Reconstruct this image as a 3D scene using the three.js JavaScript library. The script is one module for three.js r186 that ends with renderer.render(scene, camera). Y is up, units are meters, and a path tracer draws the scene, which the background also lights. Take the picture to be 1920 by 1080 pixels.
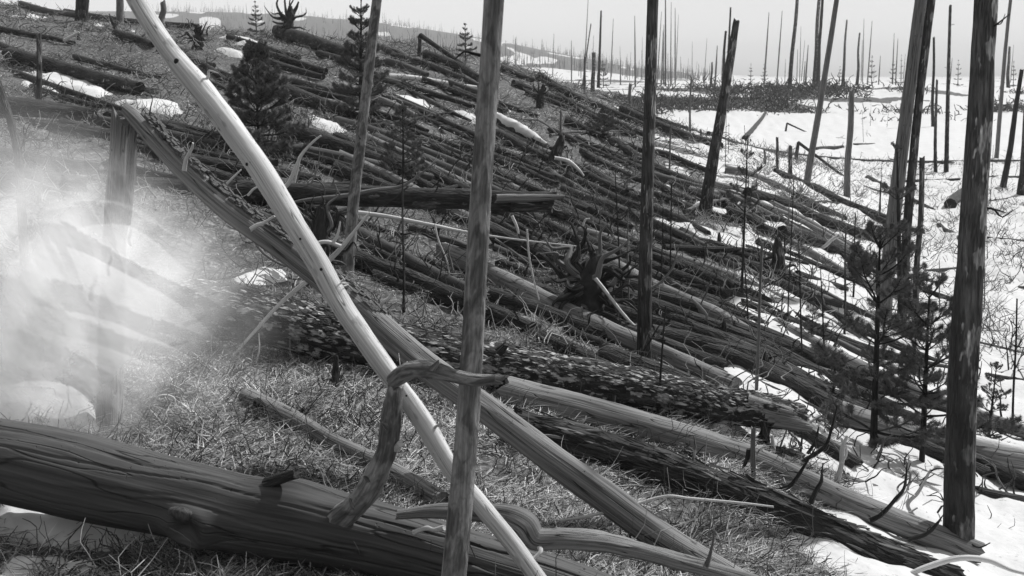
import * as THREE from 'three';
import { ImprovedNoise } from 'three/addons/math/ImprovedNoise.js';
import { mergeGeometries } from 'three/addons/utils/BufferGeometryUtils.js';

// ---------------------------------------------------------------- camera, sky, sun, exposure
const EYE = 4, F = 2059, PITCH = 11 * Math.PI / 180;
const scene = new THREE.Scene();
const camera = new THREE.PerspectiveCamera(2 * Math.atan(540 / F) * 180 / Math.PI, 16 / 9, 0.1, 12000);
camera.position.set(0, EYE, 0);
camera.rotation.set(-PITCH, 0, 0);
camera.focus = 9;
camera.userData.fStop = 6;
const renderer = new THREE.WebGLRenderer({ antialias: true });
renderer.toneMapping = THREE.LinearToneMapping;
renderer.toneMappingExposure = 1.18;
renderer.shadowMap.enabled = true;

const SUN_AZ = 52 * Math.PI / 180, SUN_EL = 50 * Math.PI / 180;   // to the right of straight ahead
const sunDir = new THREE.Vector3(Math.sin(SUN_AZ) * Math.cos(SUN_EL), Math.sin(SUN_EL), -Math.cos(SUN_AZ) * Math.cos(SUN_EL));
{ // hazy bright sky, paler towards the sun and the horizon
  const W = 256, H = 128, data = new Float32Array(W * H * 4), n = new ImprovedNoise();
  for (let r = 0; r < H; r++) for (let c = 0; c < W; c++) {
    const el = ((r + 0.5) / H - 0.5) * Math.PI, az = ((c + 0.5) / W - 0.5) * 2 * Math.PI;
    const x = Math.cos(az) * Math.cos(el), y = Math.sin(el), z = Math.sin(az) * Math.cos(el);
    const cs = Math.max(0, x * sunDir.x + y * sunDir.y + z * sunDir.z);
    let v = 0.35 + 0.56 * Math.pow(1 - Math.max(0, y), 4) + 0.16 * Math.pow(cs, 6) + 0.03 * n.noise(x * 3, y * 6, z * 3);
    if (y < 0) v = 0.3;
    const o = (r * W + c) * 4; data[o] = data[o + 1] = data[o + 2] = v; data[o + 3] = 1;
  }
  const t = new THREE.DataTexture(data, W, H, THREE.RGBAFormat, THREE.FloatType);
  t.mapping = THREE.EquirectangularReflectionMapping; t.magFilter = THREE.LinearFilter; t.needsUpdate = true;
  scene.background = t; scene.environment = t;
}
const sun = new THREE.DirectionalLight(0xffffff, 4.2);
sun.position.copy(sunDir).multiplyScalar(80).add(new THREE.Vector3(0, 0, -20)); sun.target.position.set(0, 0, -20);
sun.castShadow = true; sun.shadow.mapSize.set(4096, 4096); sun.shadow.radius = 1.5;
Object.assign(sun.shadow.camera, { left: -60, right: 60, top: 60, bottom: -60, near: 1, far: 260 });
scene.add(sun, sun.target);
scene.fog = new THREE.FogExp2(0xf8f8f8, 0.00045);

// ---------------------------------------------------------------- helpers
let seed = 12345;
const rnd = () => { seed = (seed + 0x6d2b79f5) | 0; let t = Math.imul(seed ^ (seed >>> 15), 1 | seed); t = (t + Math.imul(t ^ (t >>> 7), 61 | t)) ^ t; return ((t ^ (t >>> 14)) >>> 0) / 4294967296; };
const rr = (a, b) => a + (b - a) * rnd(), pick = (a) => a[Math.floor(rnd() * a.length)];
const clamp = (x, a = 0, b = 1) => Math.min(b, Math.max(a, x)), lerp = (a, b, t) => a + (b - a) * t;
const sstep = (a, b, x) => { const t = clamp((x - a) / (b - a)); return t * t * (3 - 2 * t); };
const V = (x, y, z) => new THREE.Vector3(x, y, z);
const pn = new ImprovedNoise(), noise = (x, y = 0, z = 0) => pn.noise(x + 31.7, y + 17.3, z + 5.9);
const fbm = (x, y, z, o = 4) => { let s = 0, a = 0.5; for (let i = 0; i < o; i++) { s += a * noise(x, y, z); x *= 2.03; y *= 2.03; z *= 2.03; a *= 0.5; } return s; };
const used = {};
function numbered(name) { const k = used[name] = (used[name] ?? -1) + 1; return k ? name + '_' + String(k).padStart(3, '0') : name; }
function tag(o, label, category, group, kind) { if (label) o.userData.label = label; if (category) o.userData.category = category; if (group) o.userData.group = group; if (kind) o.userData.kind = kind; return o; }
function shade(o) { o.castShadow = o.receiveShadow = true; return o; }
function thing(name, label, category, base, group) { const o = new THREE.Group(); o.name = numbered(name); o.position.copy(base); scene.add(o); return tag(o, label, category, group); }
// a part whose geometry is given in world coordinates; root is a thing at its base (or a part of one)
function part(name, geo, mat, root, label) {
  const at = V(0, 0, 0); for (let p = root; p && p !== scene; p = p.parent) at.add(p.position);
  geo.translate(-at.x, -at.y, -at.z);
  const m = shade(new THREE.Mesh(geo, mat)); m.name = name; root.add(m); if (label) m.userData.label = label; return m;
}
function lone(name, geo, mat, label, category, group, kind) {  // a thing that is one mesh
  geo.computeBoundingBox(); const b = geo.boundingBox, c = V((b.min.x + b.max.x) / 2, b.min.y, (b.min.z + b.max.z) / 2);
  geo.translate(-c.x, -c.y, -c.z);
  const m = shade(new THREE.Mesh(geo, mat)); m.name = numbered(name); m.position.copy(c); scene.add(m); return tag(m, label, category, group, kind);
}

// ---------------------------------------------------------------- textures (all grey: what the surfaces are made of)
function lattice(s) { let q = s | 0; return (x, y) => { let h = Math.imul(x, 374761393) + Math.imul(y, 668265263) + Math.imul(q, 974634777) | 0; h = Math.imul(h ^ (h >>> 13), 1274126177); return ((h ^ (h >>> 16)) >>> 0) / 4294967296; }; }
function tnoise(s) { const L = lattice(s); return (x, y, px, py) => { const ix = Math.floor(x), iy = Math.floor(y), fx = x - ix, fy = y - iy, w = (t) => t * t * (3 - 2 * t), m = (a, n) => ((a % n) + n) % n;
  const a = L(m(ix, px), m(iy, py)), b = L(m(ix + 1, px), m(iy, py)), c = L(m(ix, px), m(iy + 1, py)), d = L(m(ix + 1, px), m(iy + 1, py)); return lerp(lerp(a, b, w(fx)), lerp(c, d, w(fx)), w(fy)); }; }
function tfbm(s, o = 4) { const n = tnoise(s); return (u, v, fx, fy) => { let t = 0, a = 0.5, k = 0; for (let i = 0; i < o; i++) { t += a * n(u * fx, v * fy, fx, fy); k += a; a *= 0.55; fx *= 2; fy *= 2; } return t / k; }; }
function cells(s, nx, ny) { const A = lattice(s), B = lattice(s + 7), C = lattice(s + 13), m = (a, n) => ((a % n) + n) % n; return (u, v) => { const x = u * nx, y = v * ny, ix = Math.floor(x), iy = Math.floor(y); let d1 = 9, d2 = 9, id = 0;
  for (let j = -1; j < 2; j++) for (let i = -1; i < 2; i++) { const cx = m(ix + i, nx), cy = m(iy + j, ny), dx = ix + i + 0.15 + 0.7 * A(cx, cy) - x, dy = iy + j + 0.15 + 0.7 * B(cx, cy) - y, d = Math.hypot(dx, dy); if (d < d1) { d2 = d1; d1 = d; id = C(cx, cy); } else if (d < d2) d2 = d; } return [d1, d2 - d1, id]; }; }
const enc = (l) => 255 * clamp(l <= 0.0031308 ? 12.92 * l : 1.055 * Math.pow(l, 1 / 2.4) - 0.055);
function tex(w, h, fn, rep) { // fn(u, v) -> [albedo (linear), height]
  const a = new Uint8Array(w * h * 4), b = new Uint8Array(w * h * 4);
  for (let y = 0; y < h; y++) for (let x = 0; x < w; x++) { const [c, k] = fn((x + 0.5) / w, (y + 0.5) / h), o = (y * w + x) * 4; a[o] = a[o + 1] = a[o + 2] = enc(c); b[o] = b[o + 1] = b[o + 2] = 255 * clamp(k); a[o + 3] = b[o + 3] = 255; }
  return [a, b].map((d, i) => { const t = new THREE.DataTexture(d, w, h); t.wrapS = t.wrapT = THREE.RepeatWrapping; t.magFilter = THREE.LinearFilter; t.minFilter = THREE.LinearMipmapLinearFilter; t.generateMipmaps = true; if (!i) t.colorSpace = THREE.SRGBColorSpace; t.needsUpdate = true; return t; });
}
function mat(name, [map, bump], bs, rough = 0.95, extra = {}) { const m = new THREE.MeshStandardMaterial({ map, bumpMap: bump, bumpScale: bs, roughness: rough, metalness: 0, ...extra }); m.name = name; return m; }
// uv of a limb: u = 1 once around, v = metres / 1.5
const f1 = tfbm(1, 5), f2 = tfbm(2, 5), f3 = tfbm(3, 4), f4 = tfbm(4, 3);
const T = {};
const fur = (u, v, s) => { const w = 0.05 * (f3(u, v, 4, 3) - 0.5), a = Math.abs(2 * s(u + w, v, 13, 4) - 1), b = Math.abs(2 * f4(u - w, v, 26, 9) - 1); return clamp(0.7 * sstep(0.02, 0.4, a) + 0.4 * sstep(0.02, 0.5, b)); };
T.bark = tex(512, 1024, (u, v) => { const p = fur(u, v, f2), g = f1(u, v, 40, 20), k = f3(u, v, 5, 6); return [0.008 + 0.05 * p * (0.25 + 1.3 * k * k) * (0.3 + 1.2 * g), 0.7 * p + 0.3 * g]; });
T.char = tex(512, 1024, (u, v) => { const p = fur(u, v, f1), g = f2(u, v, 36, 16), m = f1(u + 0.03 * g, v, 6, 5), pale = sstep(0.6, 0.66, m); return [0.012 + 0.034 * p * (0.2 + 1.5 * g) + pale * 0.3 * g * g, clamp(0.65 * p + 0.25 * g - 0.3 * pale + 0.1)]; });
T.flake = tex(1024, 1024, (u, v) => { const w = 0.02 * (f3(u, v, 9, 9) - 0.5), p = fur(u, v, f2), g = f1(u, v, 60, 50), fl = sstep(0.53, 0.62, f2(u + w, v + w, 46, 26)) * sstep(0.3, 0.55, f3(u, v, 7, 5)), dk = sstep(0.45, 0.3, f4(u, v, 20, 12)); return [(0.014 + 0.05 * p * g + 0.4 * fl * (0.3 + 0.9 * g)) * (1 - 0.7 * dk), clamp(0.45 * p + 0.4 * fl + 0.25 * g - 0.3 * dk)]; });
const tn = tnoise(77);
function wood(base, cont, crackiness, fx = 40, fy = 3) { return (u, v) => { const wv = 0.035 * (f3(u, v, 2, 2) - 0.5) + 0.012 * (f4(u, v, 3, 5) - 0.5), s = 0.5 * f1(u + wv, v, fx, fy) + 0.5 * f2(u + wv, v, fx * 3, fy * 2), s2 = f2(u + wv, v, 10, 2), k = f4(u + wv * 1.3, v, 14, 2); const hole = sstep(0.955, 0.975, tn(u * 90, v * 140, 90, 140)) * sstep(0.5, 0.6, f3(u, v, 3, 3)); const crack = Math.max(hole, sstep(0.016, 0.0, Math.abs(k - 0.5))) * crackiness * sstep(0.36, 0.5, f3(u, v, 4, 5)); return [Math.max(0.012, base * (1 + cont * (1.7 * (s - 0.5) + 0.9 * (s2 - 0.5))) * (1 - 0.85 * crack)), clamp(0.35 + 0.5 * s + 0.2 * s2 - 0.6 * crack)]; }; }
T.weather = tex(512, 1024, wood(0.036, 1.9, 1));
T.grey = tex(512, 1024, wood(0.13, 1.9, 1));
T.pale = tex(512, 1024, (u, v) => { const [a, h] = wood(0.46, 0.9, 0.8, 30, 2)(u, v), s = sstep(0.7, 0.8, f2(u, v, 9, 14)); return [a * (1 - 0.35 * s), h]; });
{ const c = cells(61, 7, 7); T.mottle = tex(512, 1024, (u, v) => { const w = 0.12 * (f3(u, v, 5, 4) - 0.5), m = f1(u + w, v + w, 5, 16), g = f2(u, v, 40, 40), p = clamp(0.6 * sstep(0.36, 0.62, m) + 0.9 * (f1(u + w, v, 34, 7) - 0.35)), [, e] = c(u + w, v + w); return [lerp(0.06, 0.27, p) * (0.55 + 0.9 * g) * (0.75 + 0.25 * sstep(0, 0.1, e)), 0.5 * (1 - p) + 0.5 * g]; }); }
{ const c = cells(71, 40, 40); T.ground = tex(1024, 1024, (u, v) => { const g = f1(u, v, 60, 60), k = f2(u, v, 9, 9), [, e, id] = c(u + 0.02 * g, v), straw = sstep(0.55, 0.75, f3(u, v, 70, 22)) + sstep(0.58, 0.75, f4(u, v, 24, 80)); return [(0.035 + 0.22 * g * g + 0.18 * straw * g) * (0.55 + 0.9 * k) * (0.8 + 0.4 * id), clamp(0.5 * g + 0.3 * k + 0.2 * straw)]; }); }
T.snow = tex(512, 512, (u, v) => { const g = f1(u, v, 40, 40), k = f2(u, v, 6, 6), d = sstep(0.72, 0.8, f3(u, v, 60, 60)); return [0.58 - 0.2 * (1 - k) * g - 0.3 * d * k, 0.5 * g + 0.5 * k]; });
T.soil = tex(256, 256, (u, v) => { const g = f1(u, v, 14, 14); return [0.012 + 0.05 * g * g, g]; });
const M = {
  bark: mat('bark', T.bark, 0.035), char: mat('charred_bark', T.char, 0.03), flake: mat('flaking_bark', T.flake, 0.035), weather: mat('weathered_wood', T.weather, 0.01, 0.7),
  grey: mat('grey_wood', T.grey, 0.014, 0.85), pale: mat('peeled_wood', T.pale, 0.003, 0.7), mottle: mat('mottled_bark', T.mottle, 0.012, 0.9), soil: mat('soil', T.soil, 0.03, 1),
};
const plain = (name, v, o = {}) => { const m = new THREE.MeshStandardMaterial({ roughness: 1, metalness: 0, side: THREE.DoubleSide, ...o }); m.color.setRGB(v, v, v); m.name = name; return m; };
M.needle = plain('needles', 0.125); M.twig = plain('pale_twig', 0.42, { side: THREE.FrontSide }); M.darktwig = plain('dark_twig', 0.05, { side: THREE.FrontSide }); M.split = mat('split_wood', T.grey, 0.01, 0.9); M.far = plain('far_trunk', 0.12, { side: THREE.FrontSide });
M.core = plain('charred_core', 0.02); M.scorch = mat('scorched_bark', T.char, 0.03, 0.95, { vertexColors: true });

// ---------------------------------------------------------------- terrain
const COLP = [-893, 0, 300, 520, 700, 860, 1010, 1200, 1430, 1680, 1920, 2813], COLU = COLP.map((p) => (p - 960) / F);
const ROWS = [
  [2, [2.1, 2.15, 2.15, 2.15, 2.15, 2.1, 2.15, 2.2, 2.25, 2.3, 2.35, 2.5]],
  [4.5, [2.15, 2.22, 2.24, 2.24, 2.24, 2.25, 2.3, 2.4, 2.55, 2.75, 2.95, 3.3]],
  [6.5, [1.6, 2.05, 2.15, 2.2, 2.3, 2.4, 2.5, 2.65, 2.9, 3.25, 3.5, 4.0]],
  [9, [1.3, 1.95, 2.15, 2.25, 2.4, 2.5, 2.6, 2.8, 3.05, 3.6, 4.0, 4.5]],
  [12, [0.9, 1.65, 1.95, 2.15, 2.35, 2.55, 2.75, 3.15, 3.4, 4.0, 4.3, 4.7]],
  [16, [0.3, 1.15, 1.5, 1.8, 2.1, 2.45, 2.75, 3.1, 3.5, 4.25, 4.5, 4.8]],
  [22, [-0.5, 0.55, 0.95, 1.25, 1.6, 2.0, 2.4, 2.75, 3.2, 4.35, 4.6, 4.8]],
  [30, [-1.6, -0.3, 0.25, 0.5, 0.8, 1.2, 1.7, 2.4, 3.0, 4.55, 4.7, 4.8]],
  [42, [-3.2, -2.2, -1.5, -1.2, -1.0, -0.5, 0.6, 2.0, 3.05, 4.75, 4.75, 4.8]],
  [52, [-3.8, -3.1, -2.0, -1.6, -1.25, -0.75, 0.15, 1.95, 3.7, 4.75, 4.75, 4.8]],
  [70, [-4, -2.8, -1.5, -1, -0.3, 0.8, 2.0, 3.5, 4.6, 4.7, 4.7, 4.8]],
  [100, [-4, -2, -0.5, 0.5, 1.5, 2.5, 3.5, 4.1, 4.3, 4.3, 4.3, 4.4]],
  [118, [-4, -1.5, 0, 0.6, 1.8, 2.4, 3.1, 3.3, 3.4, 3.6, 3.7, 3.9]],
  [140, [-4, -1, 0.5, 1.5, 2, 2.2, 2.1, 1.8, 1.7, 1.8, 2.3, 2.6]],
  [220, [-4, -1, 1, 2, 2, 2, 2, 2, 2, 2, 2.3, 2.6]],
  [600, [-15, -16, -18, -18, -16, -10, -5, 1, 2.4, 2.6, 2.8, 3]],
  [1000, [-45, -52, -54, -52, -45, -35, -22, -5, 2, 3, 3, 3]],
  [1600, [-40, -40, -42, -42, -38, -30, -20, -6, 3, 3, 3, 3]],
  [2600, [0, 0, 0, 0, 0, 0, 0, 2, 5, 5, 5, 5]],
];
const cr = (a, b, c, d, t) => b + 0.5 * t * (c - a + t * (2 * a - 5 * b + 4 * c - d + t * (3 * (b - c) + d - a)));
function colAt(row, u) { let i = 0; while (i < COLU.length - 2 && u > COLU[i + 1]) i++; const t = clamp((u - COLU[i]) / (COLU[i + 1] - COLU[i])), g = (k) => row[clamp(k, 0, row.length - 1)]; return cr(g(i - 1), g(i), g(i + 1), g(i + 2), t); }
const LR = ROWS.map((r) => Math.log(r[0]));
function drop(x, d) {
  const dd = Math.max(2, Math.abs(d), Math.abs(x) / 0.9), u = x / dd, l = Math.min(Math.log(dd), LR[LR.length - 1]);
  let i = 0; while (i < LR.length - 2 && l > LR[i + 1]) i++;
  const t = clamp((l - LR[i]) / (LR[i + 1] - LR[i])), g = (k) => colAt(ROWS[clamp(k, 0, ROWS.length - 1)][1], u);
  return cr(g(i - 1), g(i), g(i + 1), g(i + 2), t);
}
const relief = (x, d) => { const r = Math.hypot(x, d), far = clamp(r / 12, 0.6, 3); return 0.09 * far * fbm(x * 0.7, d * 0.7, 1.5, 3) + 0.05 * clamp(r / 8, 0.5, 1.4) * noise(x * 2.6, d * 2.6, 8) + (r < 26 ? 0.025 * noise(x * 7, d * 7, 3) : 0); };
const ground = (x, z) => EYE - drop(x, -z) + relief(x, -z);
const sp = Math.sin(PITCH), cp = Math.cos(PITCH);
function at(px, py, D) { const cx = (px - 960) / F, cy = (py - 540) / F, t = D / (cp - cy * sp); return V(cx * t, EYE - (sp + cy * cp) * t, -D); }
function G(px, py, max = 60) { // the ground seen at a pixel, else the nearest to it before max metres
  let best = 1e9, bd = 4, prev = 2.2;
  for (let D = 2.2; D < max; D *= 1.012) { const p = at(px, py, D), g = p.y - ground(p.x, p.z); if (g <= 0) { let a = prev, b = D; for (let i = 0; i < 20; i++) { const m = (a + b) / 2, q = at(px, py, m); q.y > ground(q.x, q.z) ? (a = m) : (b = m); } const q = at(px, py, b); q.y = ground(q.x, q.z); return q; } if (g / D < best) { best = g / D; bd = D; } prev = D; }
  const q = at(px, py, bd); q.y = ground(q.x, q.z); return q;
}
const pxm = (D) => F / D;    // picture pixels per metre at that distance

// snow cover: patches lie in hollows of the slope, whole sheets in the valley
const patches = [];
function patch(pts, depth = 0.1, max = 60) { const p = pts.map(([x, y]) => G(x, y, max)).map((q) => [q.x, -q.z]); const xs = p.map((q) => q[0]), ds = p.map((q) => q[1]); patches.push({ p, depth, x0: Math.min(...xs) - 1, x1: Math.max(...xs) + 1, d0: Math.min(...ds) - 1, d1: Math.max(...ds) + 1, size: Math.min(Math.max(...xs) - Math.min(...xs), Math.max(...ds) - Math.min(...ds)) }); }
function sdf(p, x, d) { let best = 1e9, inside = false; for (let i = 0, j = p.length - 1; i < p.length; j = i++) { const [ax, ad] = p[i], [bx, bd] = p[j], ex = bx - ax, ed = bd - ad, t = clamp(((x - ax) * ex + (d - ad) * ed) / (ex * ex + ed * ed + 1e-9)); best = Math.min(best, Math.hypot(x - ax - ex * t, d - ad - ed * t)); if ((ad > d) !== (bd > d) && x < ((bx - ax) * (d - ad)) / (bd - ad) + ax) inside = !inside; } return inside ? best : -best; }
[
  [[34, 133], [75, 138], [150, 150], [212, 174], [195, 181], [150, 180], [110, 168], [70, 152]], [[45, 150], [68, 160], [60, 166], [40, 158]],
  [[80, 163], [112, 172], [105, 176], [78, 168]], [[213, 195], [260, 188], [330, 192], [342, 212], [318, 219], [270, 212]], [[45, 190], [70, 196], [170, 212], [176, 218], [110, 216], [60, 204]],
  [[48, 26], [90, 30], [85, 36], [50, 35]], [[15, 28], [38, 30], [36, 34], [16, 33]], [[176, 43], [200, 48], [190, 52], [178, 49]], [[240, 52], [255, 59], [245, 62]],
  [[400, 90], [430, 94], [460, 104], [462, 113], [430, 106], [405, 96]], [[410, 70], [450, 72], [500, 84], [480, 92], [440, 84]], [[465, 112], [482, 118], [480, 124]],
  [[568, 212], [600, 222], [640, 234], [650, 246], [620, 249], [590, 238]], [[543, 150], [570, 150], [600, 160], [590, 165], [555, 158]], [[720, 180], [760, 180], [815, 196], [800, 204], [755, 198]],
  [[850, 206], [880, 214], [1000, 262], [1030, 282], [1028, 292], [990, 280], [930, 250], [870, 228]], [[938, 202], [960, 204], [952, 212], [936, 208]],
  [[812, 308], [840, 316], [846, 328], [826, 332], [812, 320]], [[1230, 344], [1268, 348], [1272, 356], [1236, 358]], [[1150, 300], [1175, 306], [1160, 310]],
  [[440, 522], [480, 510], [532, 506], [536, 530], [490, 534], [445, 532]], [[945, 572], [985, 567], [1040, 572], [1010, 588], [965, 585]],
  [[1020, 802], [1060, 808], [1120, 845], [1200, 880], [1262, 908], [1282, 926], [1240, 920], [1150, 885], [1070, 850]],
  [[1455, 1000], [1500, 1012], [1600, 1050], [1660, 1085], [1560, 1085], [1500, 1050]], [[1290, 775], [1360, 795], [1410, 800], [1400, 828], [1340, 812]],
  [[1440, 800], [1500, 790], [1570, 800], [1600, 830], [1560, 850], [1470, 842]], [[1220, 590], [1280, 605], [1310, 618], [1270, 616], [1224, 602]], [[1228, 635], [1290, 650], [1330, 672], [1290, 675], [1232, 652]],
  [[1320, 540], [1380, 552], [1480, 580], [1500, 600], [1520, 630], [1440, 600], [1350, 568]], [[1380, 655], [1440, 680], [1560, 730], [1530, 728], [1420, 690]], [[1350, 405], [1440, 425], [1480, 440], [1470, 448], [1400, 432], [1355, 414]],
  [[1440, 402], [1470, 402], [1510, 418], [1500, 424], [1455, 412]], [[1110, 560], [1160, 578], [1175, 590], [1140, 585]], [[0, 1015], [0, 925], [100, 935], [300, 965], [400, 1010], [260, 1030], [120, 1025]],
  [[0, 1062], [140, 1066], [330, 1090], [0, 1090]], [[-40, 745], [60, 728], [120, 732], [172, 758], [180, 805], [100, 812], [-40, 812]], [[1600, 985], [1640, 995], [1630, 1010]], [[1555, 985], [1620, 990], [1660, 1005], [1600, 1008]],
].forEach((p) => patch(p));
function snowDepth(x, d) {
  const dd = Math.max(2, Math.abs(d), Math.abs(x) / 0.9), px = x / dd * F + 960;
  let s = -0.3;
  // open snow in the valley, broken patches towards the slope
  const along = x * 0.82 + d * -0.57, across = x * 0.57 + d * 0.82;
  const n = fbm(along * 0.22, across * 0.9, 4, 4);
  let cov;
  if (d < 60) cov = lerp(-0.75, 0.75, sstep(1030, 1720, px + 60 * noise(across * 0.25, 3, 2) - 90 * sstep(22, 40, d) * -1 + (d < 9 ? -150 : 0)));
  else if (d < 112) cov = lerp(-0.2, 0.9, sstep(1150, 1330, px));
  else if (d < 145) cov = -0.05 + 0.35 * sstep(1400, 1900, px);
  else cov = 0.12 + (px < 1300 ? -0.3 * sstep(350, 700, d) : 0.1);
  if (px < 1150) cov = Math.min(cov, d > 120 ? cov : -0.75);
  const k = d < 60 ? 0.9 : 0.7;
  s = Math.max(s, clamp(0.16 * (cov + 0.25 * (d < 60 ? noise(along * 1.5, across * 2.5, 9) : 0) + k * (d < 60 ? n : (d > 98 && d < 150 ? 1.2 * fbm(x * 0.11, d * 0.2, 7, 4) : fbm(x * 0.035, d * 0.05, 7, 4))) * 1.6), -0.3, 0.14));
  for (const q of patches) if (x > q.x0 && x < q.x1 && d > q.d0 && d < q.d1) { const e = sdf(q.p, x, d) + 0.06 * noise(x * 3, d * 3, 2) * Math.min(1, q.size); s = Math.max(s, clamp(e * (d < 9 ? 0.9 : 0.5) + 0.005, -0.3, d < 9 ? 0.055 : q.depth)); }
  return s;
}
const fineU = []; // directions of the ground sheet's spokes, radians to the right of straight ahead
for (let a = -0.56; a <= 0.5601; a += 0.0028) fineU.push(a);
for (let a = 0.6; a < 2 * Math.PI - 0.58; a += 0.12) fineU.push(a);
const radii = []; for (let r = 1.2; r < 2600; r *= r < 70 ? 1.014 : r < 300 ? 1.03 : 1.09) radii.push(r);
{
  const nA = fineU.length, nR = radii.length, pos = new Float32Array((nA * nR + 1) * 3), uv = new Float32Array((nA * nR + 1) * 2), col = new Float32Array((nA * nR + 1) * 3), sn = new Float32Array(nA * nR), gy = new Float32Array(nA * nR), idx = [], sidx = [];
  for (let j = 0; j < nR; j++) for (let i = 0; i < nA; i++) {
    const k = j * nA + i, x = radii[j] * Math.sin(fineU[i]), d = radii[j] * Math.cos(fineU[i]), y = ground(x, -d), front = Math.abs(((fineU[i] + Math.PI) % (2 * Math.PI)) - Math.PI) < 0.6;
    pos.set([x, y, -d], k * 3); uv.set([x / 2.4, d / 2.4], k * 2); gy[k] = y; sn[k] = front && radii[j] > 2.5 ? snowDepth(x, d) : -0.3;
    const c = clamp(0.85 + 0.5 * fbm(x * 0.3, d * 0.3, 2, 3), 0.4, 1.3) * (d > 110 ? 0.9 : 1); col.set([c, c, c], k * 3);
  }
  const cK = nA * nR; pos.set([0, ground(0, 0), 0], cK * 3); col.set([0.8, 0.8, 0.8], cK * 3);
  for (let i = 0; i < nA; i++) idx.push(cK, (i + 1) % nA, i);
  for (let j = 0; j < nR - 1; j++) for (let i = 0; i < nA; i++) { const i2 = (i + 1) % nA, a = j * nA + i, b = j * nA + i2, c = a + nA, e = b + nA; idx.push(a, b, c, b, e, c); if (i2 && Math.max(sn[a], sn[b], sn[c], sn[e]) > -0.01) sidx.push(a, b, c, b, e, c); }
  const g = new THREE.BufferGeometry(); g.setAttribute('position', new THREE.BufferAttribute(pos, 3)); g.setAttribute('uv', new THREE.BufferAttribute(uv, 2)); g.setAttribute('color', new THREE.BufferAttribute(col, 3)); g.setIndex(idx); g.computeVertexNormals();
  const gm = mat('litter', T.ground, 0.03, 1, { vertexColors: true });
  const go = shade(new THREE.Mesh(g, gm)); go.name = 'ground'; tag(go, 'dark burnt hillside ground covered with litter and dry grass', null, null, 'structure'); scene.add(go);
  const map = new Map(), sp2 = [], su = [], si = sidx.map((k) => { if (!map.has(k)) { map.set(k, map.size); sp2.push(pos[k * 3], gy[k] + Math.min(sn[k], 0.16) + (sn[k] > 0 ? 0.008 + 0.02 * noise(pos[k * 3] * 2, pos[k * 3 + 2] * 2, 1) * clamp(sn[k] * 20) : 0), pos[k * 3 + 2]); su.push(uv[k * 2] * 1.2, uv[k * 2 + 1] * 1.2); } return map.get(k); });
  const s = new THREE.BufferGeometry(); s.setAttribute('position', new THREE.Float32BufferAttribute(sp2, 3)); s.setAttribute('uv', new THREE.Float32BufferAttribute(su, 2)); s.setIndex(si); s.computeVertexNormals();
  const so = shade(new THREE.Mesh(s, mat('snow', T.snow, 0.012, 0.85))); so.name = 'snow'; tag(so, 'white snow lying in patches on the slope and filling the valley', null, null, 'structure'); scene.add(so);
}

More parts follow.
